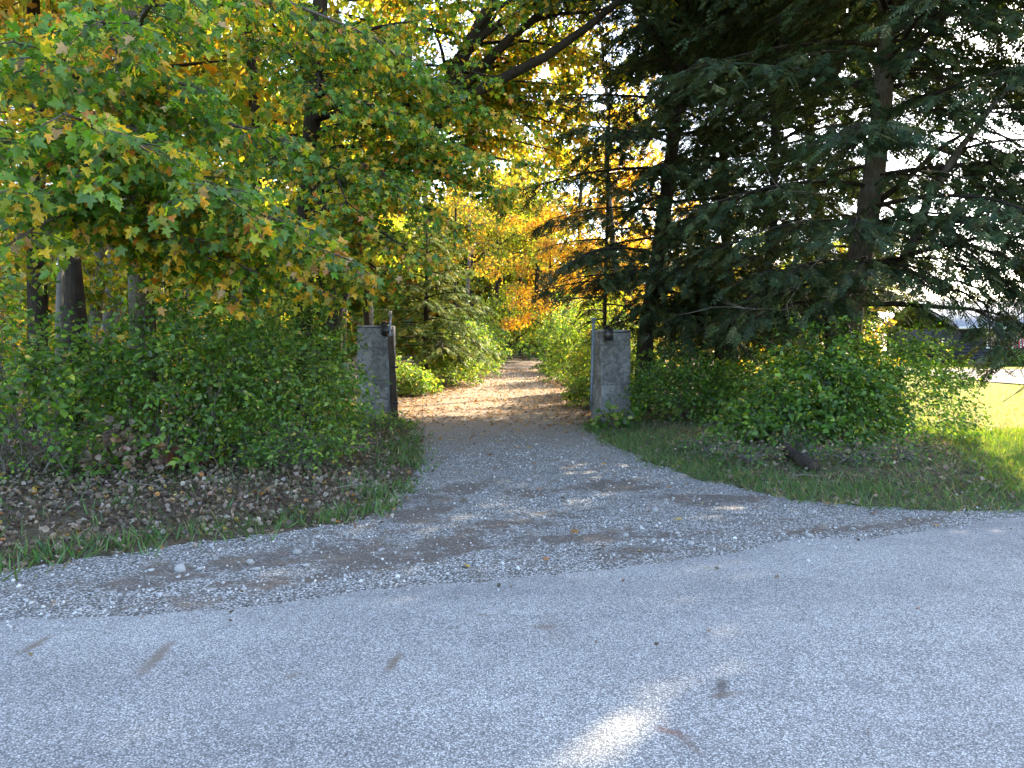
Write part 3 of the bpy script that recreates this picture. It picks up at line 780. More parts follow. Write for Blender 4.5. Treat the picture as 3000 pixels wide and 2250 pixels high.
# ---------------------------------------------------------------- hemlocks
PAL_HEM = [(.025, .046, .020), (.035, .060, .025), (.049, .073, .028), (.072, .082, .028)]
def hemlock(label, trunk, radii, branches, n_spray=.112, spray=.295, limbs=(), light=False, name='hemlock_tree', dead=(), bark=None, limb_sprays=True, cut=.75):
    trunk = np.array(trunk, float); loc = trunk[0].copy()
    root = thing(name, label, 'tree', loc)
    tb = MB(); tb.tube(trunk, radii, 12)
    obj('trunk', tb.mesh('trunk', bark or M_BARK_DARK, loc, True), root)
    for lp, lr in limbs:
        lb = MB(); lb.tube(np.array(lp, float), np.linspace(lr, lr * .3, len(lp)), 8)
        obj('limb', lb.mesh('limb', M_BARK if lr > .08 else M_BARK_DARK, loc, True), root)
    def trunk_at(z): return np.array([np.interp(z, trunk[:, 2], trunk[:, c]) for c in range(3)])
    mb = MB(); S, D, L, G, SZ = [], [], [], [], []
    def branch(p0, az, Lb, up, sag):
        n = 8
        t = np.linspace(0, 1, n)[:, None]
        h = np.array([math.cos(az), math.sin(az), 0])
        perp = np.array([-h[1], h[0], 0])
        B = p0 + h * Lb * t + np.array([0, 0, 1.0]) * Lb * (up * t - sag * t ** 2) + perp * Lb * .10 * np.sin(t * 3 + RNG.uniform(0, 6)) * t
        mb.tube(B, np.linspace(.012 + .009 * Lb, .005, n), 5, False)
        ns = max(5, int(Lb * 7.5))
        tt = np.sort(RNG.uniform(.14, 1, ns))
        base, d = along(B, tt)
        sg = np.where(np.arange(ns) % 2, 1, -1)[:, None]
        di = nrm(d * RNG.uniform(.5, .9, (ns, 1)) + nrm(np.cross(d, (0, 0, 1.0))) * sg * RNG.uniform(.6, 1, (ns, 1)) + np.array([0, 0, 1.0]) * RNG.uniform(-.35, .1, (ns, 1)))
        ln = Lb * .36 * (1.15 - .85 * tt) * RNG.uniform(.6, 1.2, ns) + .12
        dr = RNG.uniform(.15, .6, ns)
        for i in range(ns):
            q = np.linspace(0, 1, 2)[:, None]
            mb.tube(base[i] + di[i] * q * ln[i] - np.array([0, 0, 1.0]) * dr[i] * q ** 2 * ln[i], np.linspace(.008, .003, 2), 3, False)
        S.append(base); D.append(di); L.append(ln); G.append(dr)
    for p0, az, Lb, up, sag in branches:
        branch(trunk_at(p0) if np.isscalar(p0) else np.asarray(p0, float), az, Lb, up, sag)
    obj('branches', mb.mesh('branches', M_BARK_DARK, loc, False), root, kind='stuff')
    st, di, ln, dr = (np.concatenate(q) for q in (S, D, L, G))
    k = np.maximum(2, (ln / n_spray + 1).astype(int))
    tw = np.repeat(np.arange(len(st)), k)
    s = RNG.uniform(.1, 1.0, len(tw)); sv, Lv = s[:, None], ln[tw][:, None]
    P = st[tw] + di[tw] * sv * Lv - np.array([0, 0, 1.0]) * dr[tw][:, None] * sv ** 2 * Lv
    sd = nrm(np.cross(di[tw], (0, 0, 1.0))) * RNG.choice([-1, 1], (len(tw), 1))
    tip = nrm(di[tw] * .9 + sd * RNG.uniform(.1, .8, (len(tw), 1)) + np.array([0, 0, -1.0]) * RNG.uniform(.05, .75, (len(tw), 1)) + RNG.normal(size=P.shape) * .18)
    no = nrm(np.array([0, 0, 1.0]) + RNG.normal(size=P.shape) * .38)
    keep = (P[:, 2] > .15 + rise(P[:, 1]))
    if cut is not None: keep &= sun_keep(P + tip * spray * .8, cut) & sun_keep(P, cut)
    P, tip, no = P[keep], tip[keep], no[keep]
    pal = [tuple(np.array(c) * (2.6, 2.3, 1.3)) for c in PAL_HEM] if light else PAL_HEM  # light: needle colours brightened to paint sunshine onto the tree
    _, cols = pick(pal, len(P), None, .2)
    sz = spray * RNG.uniform(.6, 1.2, len(P))
    c = obj('crown', lod_mesh('crown', SPRAY, RHOMB, 1.8, P, frames(tip, no), sz, cols, M_NEEDLE, loc, SPRAY_LOW, loc[1] + .1, 2.6), root)
    c['kind'] = 'stuff'
    if len(dead):
        db = MB()
        for p0, p1, r, arch in dead:
            B = path(p0, p1, 9, arch, .10); db.tube(B, np.linspace(r, .003, 9), 4, False)
            for q in range(7):
                b, d = along(B, np.array([RNG.uniform(.25, 1)]))
                e = b[0] + nrm(d[0] + RNG.normal(size=3) * .6) * RNG.uniform(.2, .7)
                db.tube(path(b[0], e, 4, -.05), np.linspace(r * .4, .002, 4), 3, False)
        obj('dead_branches', db.mesh('dead_branches', M_TWIG, loc), root, kind='stuff')
    return root, len(P)

def whorls(z0, z1, n, Lf, seed=0.0, up=.05, sag=.22):
    out = []
    for i, z in enumerate(np.linspace(z0, z1, n)):
        f = (z - z0) / (z1 - z0)
        out.append((z, i * GA + seed, Lf(z) * RNG.uniform(.75, 1.15), up + .35 * f + RNG.uniform(-.06, .08), sag + RNG.uniform(-.05, .08)))
    return out

# the big hemlock right of the drive
h3 = [(5.85, 13.0, 0.0), at(2470, 1010, 13), at(2490, 880, 13), at(2530, 700, 13), at(2560, 520, 13), at(2585, 300, 13.1), at(2600, 60, 13.2), (7.0, 13.3, 11.0), (7.1, 13.4, 15.5)]
lim3 = [([at(2535, 780, 13), at(2640, 770, 12.6), at(2680, 700, 12.5), at(2720, 580, 12.4), at(2810, 440, 12.3), at(2900, 320, 12.2), at(3010, 190, 12.1)], .11),
        ([at(2560, 600, 13), at(2640, 540, 12.6), at(2760, 430, 12.3), at(2860, 370, 12.1)], .07),
        ([at(2500, 890, 13), at(2620, 890, 12.3), at(2760, 900, 11.9), at(2850, 905, 11.7), at(2960, 960, 11.5)], .055),
        ([at(2520, 800, 13), at(2700, 735, 12.2), at(2850, 700, 11.8), at(3020, 650, 11.4)], .06),
        ([at(2600, 250, 13.1), at(2690, 130, 12.7), at(2800, 20, 12.4), at(2880, -80, 12.2)], .08)]
br3 = whorls(3.8, 15, 56, lambda z: 3.9 * (1 - ((z - 5.5) / 11.5) ** 2) + .3)
br3 += [(3.2, math.radians(a), l, u, s) for a, l, u, s in ((265, 2.3, .05, .3), (215, 2.4, .1, .25), (245, 2.6, .12, .3), (190, 2.2, .08, .2), (300, 2.6, .1, .25), (170, 2.3, .05, .2))]
br3 += [(3.9, math.radians(a), l, u, s) for a, l, u, s in ((235, 3.0, .08, .25), (280, 2.8, .1, .25), (205, 3.0, .1, .25), (320, 3.0, .1, .3))]
br3 += [(at(2700, 640, 12.4), math.radians(-20), 2.2, .1, .45), (at(2810, 440, 12.3), math.radians(-35), 2.0, .2, .4), (at(2900, 320, 12.2), math.radians(-10), 1.8, .1, .4), (at(2820, 905, 11.8), math.radians(-25), 1.5, -.05, .5),
        (at(2900, 690, 11.7), math.radians(-15), 1.7, .0, .55), (at(2760, 720, 12.0), math.radians(-50), 1.5, .0, .5), (at(2950, 670, 11.5), math.radians(-60), 1.4, -.05, .6), (at(2850, 380, 12.2), math.radians(60), 1.6, .1, .3),
        (at(2640, 890, 12.2), math.radians(-70), 1.0, 0, .4), (at(2960, 220, 12.1), math.radians(-50), 1.8, .1, .4), (at(2780, 40, 12.4), math.radians(-20), 2.0, .1, .4), (at(2990, 200, 12.1), math.radians(20), 2, .1, .4)]
br3 += [(z, math.radians(a), l, .12, .3) for z, a, l in ((4.6, 262, 2.2), (5.2, 240, 2.6), (5.9, 275, 2.4), (6.6, 255, 2.6), (7.3, 285, 2.4), (8.0, 250, 2.6), (8.7, 270, 2.4), (5.5, 225, 2.8), (6.9, 215, 2.8), (2.7, 230, 2.0), (2.5, 200, 2.2))]
dead3 = [(at(2650, 800, 12), at(2960, 1010, 11.2), .016, .05), (at(2700, 730, 11.8), at(2920, 1020, 11.2), .014, .08), (at(2800, 760, 11.6), at(2985, 960, 11.2), .012, .05), (at(2640, 620, 12.2), at(2990, 800, 11.5), .016, .05),
         (at(2540, 880, 12.6), at(2440, 990, 12.0), .012, .05), (at(2700, 500, 12.2), at(2960, 560, 11.5), .014, .04), (at(2500, 700, 12.6), at(2300, 900, 11.8), .012, .1), (at(2500, 600, 12.6), at(2250, 560, 11.8), .014, .05),
         (at(2600, 400, 12.6), at(2860, 250, 11.6), .014, .05), (at(2520, 930, 12.4), at(2760, 1000, 11.8), .012, .03), (at(2450, 940, 12.6), at(2080, 900, 12.2), .012, .05)]
br3 += [(at(2640 + 42 * i, (780, 700, 640, 820)[i % 4], 12.1 - .05 * i), math.radians((-70, -30, -95, -10)[i % 4]), 1.3 + .12 * (i % 3), .0, .75) for i in range(10)]
dead3 += [(at(2640 + 34 * i, 600 + 30 * (i % 5), 11.9), at(2740 + 34 * i, 880 + 40 * (i % 4), 11.3), .010, .10) for i in range(9)]
br3 += whorls(8.8, 15.5, 44, lambda z: 3.6 * (1 - ((z - 8) / 9) ** 2) + .5, .4)
br3 += [(z, math.radians(a), l, .05, .35) for z, a, l in ((4.2, 250, 1.1), (4.8, 285, 1.2), (5.4, 262, 1.1), (6.0, 240, 1.3), (6.6, 290, 1.2), (7.2, 268, 1.2), (7.8, 250, 1.2), (8.4, 280, 1.2), (2.6, 180, 2.2), (2.9, 200, 2.6), (2.4, 215, 1.8), (3.0, 165, 2.4))]
br3 += [(at(2680 + 36 * i, 330 + 55 * (i % 5), 12.3), math.radians(-60 + 37 * (i % 4)), 1.5, .0, .6) for i in range(9)]
br3 += [(at(2790 + 38 * i, (850, 790, 880, 820)[i % 4], 11.6), math.radians((-80, -40, -110, -60)[i % 4]), 1.1 + .1 * (i % 3), -.05, .85) for i in range(7)]
br3 += [(z, math.radians(a), 3.4, .05, .2) for z, a in ((6.8, -8), (7.4, 12), (8.0, -20), (8.6, 5), (9.2, -12), (9.8, 18), (7.8, 28), (8.9, -30))]
br3 += [((8.6 + .3 * (i % 3), 12.0 + .35 * (i % 4), 6.6 + .28 * i), math.radians(40 * i), 1.3, .05, .3) for i in range(9)]
hemlock('largest dark hemlock with a thick trunk, limbs reaching out over the lawn', h3, [.36, .30, .25, .21, .19, .17, .15, .11, .02], br3, limbs=lim3, dead=dead3, bark=M_BARK)

# hemlock nearest the right pillar
h1 = [(3.3, 18.0, 0.0), at(1890, 1000, 18), at(1935, 700, 18), at(1965, 480, 18), at(1990, 200, 18), (4.4, 18, 10.5), (4.5, 18, 16)]
br1 = whorls(3.2, 15.5, 58, lambda z: 3.7 * (1 - ((z - 5.5) / 12) ** 2) + .3, .7)
br1 += [(3.6, math.radians(a), l, u, s) for a, l, u, s in ((265, 2.6, .1, .3), (225, 2.4, .1, .3), (295, 2.5, .05, .3), (190, 2.0, .1, .25), (330, 2.4, .1, .3))]
br1 += [(z, math.radians(a), l, .08, .3) for z, a, l in ((3.0, 255, 2.2), (3.8, 240, 2.6), (4.6, 270, 2.6), (5.4, 250, 2.8), (6.2, 280, 2.6), (7.0, 235, 2.8), (7.8, 262, 2.6), (8.6, 290, 2.6), (2.6, 310, 2.4), (3.3, 340, 2.6), (2.4, 215, 1.8))]
br1 += whorls(9.8, 15.8, 36, lambda z: 3.4 * (1 - ((z - 8) / 10) ** 2) + .5, 1.4)
br1 += [(z, math.radians(a), l, .0, .25) for z, a, l in ((2.9, 285, 2.0), (2.7, 330, 2.6), (2.8, 0, 2.4), (2.5, 300, 2.2), (3.1, 320, 2.8), (2.3, 275, 1.5), (3.0, 350, 2.6))]
dead1 = [(at(1920, 800, 17.5), at(1760, 720, 16.5), .014, .05), (at(1950, 620, 17.5), at(2180, 560, 16.2), .014, .05), (at(1920, 900, 17.6), at(2050, 840, 16.5), .012, .05), (at(1910, 950, 17.4), at(1820, 860, 16.6), .01, .05)]
H1, _ = hemlock('dark hemlock with straight trunk just behind the pillar that stands right of the drive', h1, [.24, .21, .18, .17, .15, .10, .02], br1, dead=dead1)

def copy_tree(src, loc, rz, s, label):
    r = src.copy(); COL.objects.link(r); r.location = loc; r.rotation_euler = (0, 0, rz); r.scale = (s, s, s); r['label'] = label
    for ch in list(src.children):
        if ch.name.startswith(('dead', 'leaf')): continue
        c_ = ch.copy(); COL.objects.link(c_); c_.parent = r
    return r
copy_tree(H1, (9.3, 20.5, .05), 2.0, .95, 'dim hemlock in the gap between the crooked hemlock and the thickest trunk')
copy_tree(H1, (7.0, 22.6, .1), 4.1, .9, 'hemlock furthest back, behind the crooked one')
h5 = [(13.2, 12.7, 0), (13.2, 12.7, 5), (13.1, 12.7, 10), (13.0, 12.7, 15.5)]
br5 = whorls(3.4, 15, 62, lambda z: 3.9 * (1 - ((z - 5) / 12) ** 2) + .4, .9)
br5 += [(z, math.radians(a), l, .05, .45) for z, a, l in ((3.6, 190, 3.6), (4.2, 205, 3.8), (3.0, 187, 4.4), (3.0, 196, 4.6), (4.8, 175, 3.8), (5.5, 195, 4.0), (6.3, 215, 4.0), (7.0, 185, 4.0), (3.4, 215, 3.4), (3.9, 170, 3.6), (7.6, 200, 3.8), (5.0, 225, 3.6), (3.3, 190, 4.8), (3.6, 200, 4.9), (3.2, 183, 4.6), (3.5, 178, 4.8), (3.4, 206, 4.6))]
hemlock('hemlock at the edge of the lawn, only its hanging sprays in the picture', h5, [.26, .22, .16, .02], br5)
# slim hemlock close to the drive
h2 = [at(1770, 1085, 21.5) * (1, 1, 0) + (0, 0, .1), at(1772, 900, 21.5), at(1780, 600, 21.5), at(1785, 350, 21.5), at(1790, 180, 21.5)]
br2 = whorls(2.6, 9.8, 34, lambda z: 2.3 * (1 - (z - 3) / 9) + .25, 1.9, -.02, .18)
hemlock('slim young hemlock between the drive and the straight-trunked hemlock, thin sparse branches', h2, [.06, .055, .045, .035, .01], br2, n_spray=.11, spray=.29)

# forked hemlock further back
h4 = [(4.95, 16.8, 0), at(2105, 1040, 16.8), at(2125, 940, 16.8), at(2230, 850, 16.6), at(2265, 700, 16.6), at(2270, 300, 16.6), (6.3, 16.6, 10), (6.4, 16.6, 14)]
br4 = whorls(3.0, 13.5, 44, lambda z: 3.2 * (1 - ((z - 4.5) / 11) ** 2) + .3, 2.9)
br4 += whorls(9.2, 13.8, 30, lambda z: 3.0 * (1 - ((z - 8) / 8) ** 2) + .5, 1.4)
br4 += [(z, math.radians(a), l, .02, .28) for z, a, l in ((2.0, 270, 1.8), (2.3, 230, 2.2), (2.5, 300, 2.2), (2.7, 200, 2.4), (2.2, 330, 2.0), (2.9, 250, 2.4), (1.8, 190, 1.8), (2.0, 310, 1.8))]
dead4 = [(at(2230, 850, 16.6), at(2400, 830, 16), .03, .03), (at(2125, 940, 16.8), at(2010, 960, 16.2), .014, .03), (at(2180, 890, 16.7), at(2120, 780, 16), .016, .05)]
hemlock('crooked hemlock between the two larger hemlocks, its thin trunk leaning towards the lawn', h4, [.13, .12, .11, .11, .1, .08, .06, .01], br4, dead=dead4)

# sunlit hemlock left of the drive, inside the gate
hl = [(-3.5, 28.5, .2), (-3.45, 28.5, 3.2), (-3.4, 28.5, 7.0)]
brl = whorls(1.7, 6.6, 44, lambda z: 2.7 * (1 - (z - 1.5) / 6) + .5, .3, .12, .2)
deadl = [((-3.3, 28.0, 1.4 + .1 * i), (-2.9 + .3 * i, 26.4, 2.2 - .16 * i), .016, .06) for i in range(5)]
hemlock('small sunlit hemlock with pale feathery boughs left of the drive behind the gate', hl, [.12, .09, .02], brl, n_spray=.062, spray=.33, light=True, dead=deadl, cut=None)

# ---------------------------------------------------------------- shrubs
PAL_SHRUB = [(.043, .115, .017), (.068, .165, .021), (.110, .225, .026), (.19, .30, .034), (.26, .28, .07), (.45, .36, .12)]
def shrub(label, c, rx, ry, h, n_twig, leaf, weights, n_parts=0, tpl=OVATE, pal=PAL_SHRUB, name='shrub', spacing=.045, low=.1, group=None, twig=(.25, .55), arch=.35, stems=24, mat=None, cat='shrub', lean=(0, 0)):
    z0 = ground_z(c[0], c[1])
    loc = np.array([c[0], c[1], z0])
    root = thing(name, label, cat, loc, group)
    u = nrm(RNG.normal(size=(n_twig, 3))); u[:, 2] = np.abs(u[:, 2]) * 1.1
    r = RNG.uniform(.35, 1.0, (n_twig, 1)) ** .45
    lump = .62 + .72 * fbm(np.arctan2(u[:, 1], u[:, 0]) * 1.9 + 7, u[:, 2] * 3.0, int(abs(c[0]) * 10) + 3)[:, None]
    st = u * r * np.array([rx, ry, h * .92]) * lump
    flat = RNG.uniform(low, 1, n_twig) * h * .9
    m = RNG.uniform(size=n_twig) < .5
    st[m, 2] = np.minimum(st[m, 2], 9) * .35 + flat[m] * .62
    st[:, 2] += .06
    st[:, :2] += np.array(lean) * st[:, 2:3] / h
    di = nrm(u * (1, 1, .5) + RNG.normal(size=u.shape) * .45 + (0, 0, .25))
    ln = RNG.uniform(*twig, n_twig); dr = RNG.uniform(.1, 2 * arch, n_twig)
    ns = n_twig // 18
    sel = RNG.choice(n_twig, ns, replace=False)
    st[sel] = u[sel] * np.array([rx, ry, h * .9]) * lump[sel] * .9
    di[sel] = nrm(u[sel] * (1, 1, .6) + RNG.normal(size=(ns, 3)) * .35 + (0, 0, .55))
    ln[sel] = RNG.uniform(.28, .5, ns) * min(1.8, h); dr[sel] = RNG.uniform(.35, 1.0, ns)
    P, tip, no, tw = on_twigs(st + loc, di, ln, dr, spacing, (0, -.5, .6), .5, .45)
    keep = (P[:, 2] > z0 + .03) & (_hash(tw.astype(np.int64) * 9 + 4, tw.astype(np.int64) + 2) > .06)
    P, tip, no, tw = P[keep], tip[keep], no[keep], tw[keep]
    idx, cols = pick(pal, len(P), weights, .2)
    hh = _hash(tw.astype(np.int64), tw.astype(np.int64) * 3 + 1)
    shade = (.62 + .7 * hh)[:, None] * np.where((hh > .9)[:, None], np.array([[1.4, 1.1, .8]]), 1.0)
    cols = np.clip(cols * shade, .004, .9)
    sz = leaf * RNG.uniform(.6, 1.2, len(P)) * (.7 + .55 * _hash(tw.astype(np.int64) * 5 + 2, tw.astype(np.int64) + 11))
    mb = MB()
    for i in range(stems):
        e = st[RNG.integers(n_twig)] * .95
        b = np.array([RNG.normal() * rx * .22, RNG.normal() * ry * .2, 0])
        mb.tube(path(b, e, 6, .12, .1) + loc, np.linspace(.013, .004, 6), 4, False)
    q = RNG.choice(n_twig, min(n_twig, 260), replace=False)
    for i in q:
        tq = np.linspace(0, 1, 2)[:, None]
        mb.tube(st[i] + loc + di[i] * tq * ln[i] - np.array([0, 0, 1.0]) * dr[i] * tq ** 2 * ln[i], np.linspace(.004, .0015, 2), 3, False)
    obj('stems', mb.mesh('stems', M_BARK_GREY, loc), root, kind='stuff')
    foliage(root, loc, 'foliage', tpl, P, tip, no, sz, idx, cols, pal, mat or M_LEAF, name + str(len(tpl[0])), n_parts, 26.0)
    return root
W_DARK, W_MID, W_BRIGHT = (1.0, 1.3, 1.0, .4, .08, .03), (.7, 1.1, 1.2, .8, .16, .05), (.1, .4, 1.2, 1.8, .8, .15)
shrub('wide green shrub at the far left edge, over a gap where sunlit leaves show', (-6.1, 8.6), 1.5, .9, 2.1, 900, .082, W_MID, 240, low=.22, spacing=.055)
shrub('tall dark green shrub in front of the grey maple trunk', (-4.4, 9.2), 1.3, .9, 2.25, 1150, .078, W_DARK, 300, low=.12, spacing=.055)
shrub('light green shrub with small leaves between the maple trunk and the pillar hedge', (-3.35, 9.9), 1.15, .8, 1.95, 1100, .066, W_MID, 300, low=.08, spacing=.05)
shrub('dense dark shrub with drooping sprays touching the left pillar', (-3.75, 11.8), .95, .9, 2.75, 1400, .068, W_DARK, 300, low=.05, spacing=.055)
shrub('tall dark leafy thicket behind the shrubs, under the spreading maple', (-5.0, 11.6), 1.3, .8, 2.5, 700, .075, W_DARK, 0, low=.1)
shrub('low creeping green plant spilling over the leaf litter below the shrubs', (-2.75, 8.9), .55, .4, .5, 260, .06, W_DARK, 120, low=.05, twig=(.15, .35))
shrub('low weedy tuft with pale leaves at the foot of the left pillar', (-2.75, 14.3), .75, .35, .26, 200, .07, W_MID, 90, low=.05, twig=(.12, .3), cat='plant', name='weedy_plant')
PAL_DEAD = [(.24, .18, .14), (.32, .25, .20), (.16, .11, .08)]
PAL_RED = [(.26, .10, .07), (.30, .15, .09), (.20, .09, .06), (.30, .22, .08)]
p_ = px_ground(385, 1425)
shrub('dried up grey-brown plant with shrivelled leaves in front of the shrubs', p_, .30, .2, .55, 70, .10, None, 60, tpl=CRUMPLE, pal=PAL_DEAD, mat=M_DRY, low=.05, twig=(.1, .25), cat='plant', name='dried_plant', stems=8)
p_ = px_ground(500, 1410)
shrub('small plant with large reddish leaves beside the dried plant', p_, .16, .12, .36, 16, .14, None, 30, pal=PAL_RED, low=.1, twig=(.08, .2), spacing=.09, cat='plant', name='red_leaved_plant', stems=5)
shrub('dark vine-covered shrub against the right side of the right-hand pillar', (3.75, 15.4), 1.0, .7, 1.35, 900, .075, W_DARK, 200, low=.05)
shrub('low dark shrub next to the crooked hemlock foot', (4.75, 14.8), .8, .6, 1.0, 520, .075, W_DARK, 120, low=.05)
shrub('large leafy shrub around the thick hemlock trunk', (5.25, 11.9), 1.15, .8, 1.75, 1150, .085, W_DARK, 300, low=.05, arch=.5)
shrub('rounded twiggy shrub overlooking the lawn edge', (6.5, 12.1), 1.1, .9, 2.05, 1300, .062, W_DARK, 200, low=.08, arch=.45)
shrub('broad-leaved blue-green plant before the large leafy shrub', (4.2, 11.6), .75, .4, .62, 230, .10, W_DARK, 90, low=.05, cat='plant', name='broadleaf_plant')
shrub('big-leaved weed with yellowing leaves at the foot of the right pillar', (2.05, 14.4), .42, .25, .36, 70, .15, (1, 1.2, 1, .5, .5, .25), 60, low=.05, twig=(.1, .25), spacing=.08, cat='plant', name='broadleaf_weed')

shrub('dim thicket under the straight-trunked hemlock', (4.3, 17.6), 1.5, .9, 1.7, 500, .10, W_DARK, 0, tpl=RHOMB, stems=14, twig=(.25, .6))
shrub('dim thicket behind the crooked hemlock trunk', (6.6, 17.0), 1.4, .9, 1.9, 500, .10, W_DARK, 0, tpl=RHOMB, stems=14, twig=(.25, .6))
# along the drive, in the sun
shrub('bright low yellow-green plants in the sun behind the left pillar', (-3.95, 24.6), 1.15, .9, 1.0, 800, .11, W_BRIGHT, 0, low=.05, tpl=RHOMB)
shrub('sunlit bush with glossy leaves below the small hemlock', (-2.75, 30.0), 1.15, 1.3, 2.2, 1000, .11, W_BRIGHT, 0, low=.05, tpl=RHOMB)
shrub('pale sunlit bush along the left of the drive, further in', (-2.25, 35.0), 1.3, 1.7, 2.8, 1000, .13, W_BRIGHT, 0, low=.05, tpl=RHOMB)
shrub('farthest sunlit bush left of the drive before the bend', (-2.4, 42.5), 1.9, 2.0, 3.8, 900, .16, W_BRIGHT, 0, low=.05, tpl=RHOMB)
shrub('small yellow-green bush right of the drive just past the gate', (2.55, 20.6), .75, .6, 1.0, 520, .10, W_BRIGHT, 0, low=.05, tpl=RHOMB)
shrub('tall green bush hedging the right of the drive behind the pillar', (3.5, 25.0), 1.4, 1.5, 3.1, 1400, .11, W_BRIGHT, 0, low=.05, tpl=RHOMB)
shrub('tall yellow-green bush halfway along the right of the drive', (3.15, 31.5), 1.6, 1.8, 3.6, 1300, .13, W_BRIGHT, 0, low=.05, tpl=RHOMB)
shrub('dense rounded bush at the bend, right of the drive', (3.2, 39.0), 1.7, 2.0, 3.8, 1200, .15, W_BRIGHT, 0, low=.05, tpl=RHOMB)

# ---------------------------------------------------------------- woodland behind: a few tree forms, copied
def woodland_form(h, base, rx, n_leaf, leaf, pal, weights, r0, bark, limbs=16, clump=.75, lean=0.0):
    mt = MB()
    T = np.array([(lean * (z / h) ** 2 * h + .08 * math.sin(z * 1.3), .06 * math.cos(z * .9), z) for z in np.linspace(0, h * .93, 9)])
    mt.tube(T, r0 * (1 - np.linspace(0, 1, 9) ** 1.2 * .9), 9)
    ml = MB(); C = []
    for i in range(limbs):
        z = base + (h * .92 - base) * (i + .5) / limbs
        f = (z - base) / (h - base)
        L = rx * (1 - (f * 1.5 - .55) ** 2 * .75) * random.uniform(.75, 1.15)
        a = i * GA + random.uniform(-.4, .4)
        p0 = np.array([np.interp(z, T[:, 2], T[:, c]) for c in range(3)])
        p1 = p0 + np.array([math.cos(a) * L, math.sin(a) * L, L * random.uniform(.05, .5)])
        B = path(p0, p1, 6, .06); ml.tube(B, np.linspace(r0 * .3, .01, 6), 5, False)
        for t in (.45, .72, 1.0):
            C.append((along(B, np.array([t]))[0][0] + RNG.normal(size=3) * .25, clump * random.uniform(.7, 1.25)))
            e = C[-1][0] + RNG.normal(size=3) * .6
            ml.tube(path(along(B, np.array([t]))[0][0], e, 4, .03), np.linspace(.018, .005, 4), 3, False)
    C.append((np.array([T[-1, 0], T[-1, 1], h]), clump))
    cp = np.array([c[0] for c in C]); cr = np.array([c[1] for c in C])
    k = RNG.integers(len(C), size=n_leaf)
    P = cp[k] + nrm(RNG.normal(size=(n_leaf, 3))) * (RNG.uniform(size=(n_leaf, 1)) ** .5) * cr[k][:, None] * (1.1, 1.1, .7)
    tip = nrm(RNG.normal(size=(n_leaf, 3)) + (0, 0, -.5)); no = nrm(RNG.normal(size=(n_leaf, 3)) * .7 + (0, 0, .8))
    _, cols = pick(pal, n_leaf, weights, .2)
    cols = np.clip(cols * (.8 + .45 * _hash(k.astype(np.int64), k.astype(np.int64) + 5))[:, None], .004, .9)
    return (mt.mesh('trunk', bark, smooth=True), ml.mesh('branches', bark), dict(P=P, tip=tip, no=no, cols=cols, sz=leaf * RNG.uniform(.7, 1.3, n_leaf)))
YEL = [(.46, .31, .025), (.40, .30, .03), (.28, .28, .03), (.48, .24, .025), (.17, .22, .03)]
ORA = [(.52, .29, .022), (.52, .35, .025), (.47, .22, .018), (.50, .39, .03)]
LIM = [(.17, .24, .02), (.24, .28, .025), (.11, .18, .02), (.36, .32, .03)]
def form_meshes(fm, T=RHOMB):
    tr, br, d = fm
    return tr, br, leaf_mesh('crown', T[0], T[1], d['P'], frames(d['tip'], d['no']), d['sz'], d['cols'], M_LEAF_FAR)
FORMS = {
    'gold': form_meshes(woodland_form(15, 4.8, 3.3, 3900, .20, YEL, None, .17, M_BARK_DARK)),
    'gold2': form_meshes(woodland_form(14, 6.0, 2.8, 3300, .20, YEL, (1, 1, 1.5, .6, 1), .12, M_BARK_GREY, lean=.05)),
    'lime': form_meshes(woodland_form(13, 3.6, 3.6, 4800, .19, LIM, None, .18, M_BARK_DARK)),
    'orange': form_meshes(woodland_form(10, 2.2, 3.3, 6000, .19, ORA, None, .13, M_BARK_DARK)),
    'sapling': form_meshes(woodland_form(4.6, .7, 1.5, 1900, .15, YEL, (1, 1, 1.3, .5, 1), .035, M_BARK_GREY, limbs=14, clump=.42)),
    'sapling_lime': form_meshes(woodland_form(4.2, .6, 1.6, 2000, .15, LIM, None, .035, M_BARK_GREY, limbs=14, clump=.42)),
}
def wood_tree(form, x, y, s, rz, label, group=None, name='woodland_tree', parts=('trunk', 'branches', 'crown'), sz=None):
    z = ground_z(x, y) - .05
    root = thing(name, label, 'tree', (x, y, z), group)
    root.rotation_euler = (0, 0, rz); root.scale = (s, s, sz or s)
    for nm, me in zip(('trunk', 'branches', 'crown'), FORMS[form]):
        o = obj(nm, me, root)
        if nm != 'trunk': o['kind'] = 'stuff'
    return root
G_WOOD = 'slender trees in the wood at left'
L_WOOD = 'slender dark trunk among many in the golden wood behind the shrubs at left'
# trunks one can single out
for form, px, Yd, s, lab in (('gold', 105, 14.0, 1.15, 'thick brown trunk furthest left in the golden wood'), ('gold', 205, 13.0, 1.25, 'thickest black trunk in the wood, left of the grey maple trunk'),
                             ('gold2', 285, 15.5, 1.2, 'pale slightly leaning trunk just left of the grey maple trunk'), ('gold2', 325, 17.5, 1.15, 'straight mossy trunk close behind the pale leaning trunk'),
                             ('gold2', 170, 12.0, .62, 'thin pale pole-like young tree before the thickest black trunk'), ('lime', 735, 15.0, 1.1, 'dark trunk rising through the leaves in the middle of the maples'),
                             ('gold', 945, 18.5, 1.15, 'dark trunk half hidden by leaves above the left pillar shrubs')):
    wood_tree(form, (px - 1500) / F * Yd, Yd, s, random.uniform(0, 6), lab)
spots = [(-13, 18), (-16, 22), (-11.5, 21), (-9.3, 20), (-18, 27), (-14.5, 27), (-11.8, 26), (-8.9, 25.5), (-20, 33), (-16, 33), (-12.5, 33), (-9, 31.5), (-24, 30), (-6.8, 29), (-22, 39), (-17, 40), (-12, 40), (-8, 38), (-28, 38), (-6.4, 22.5)]
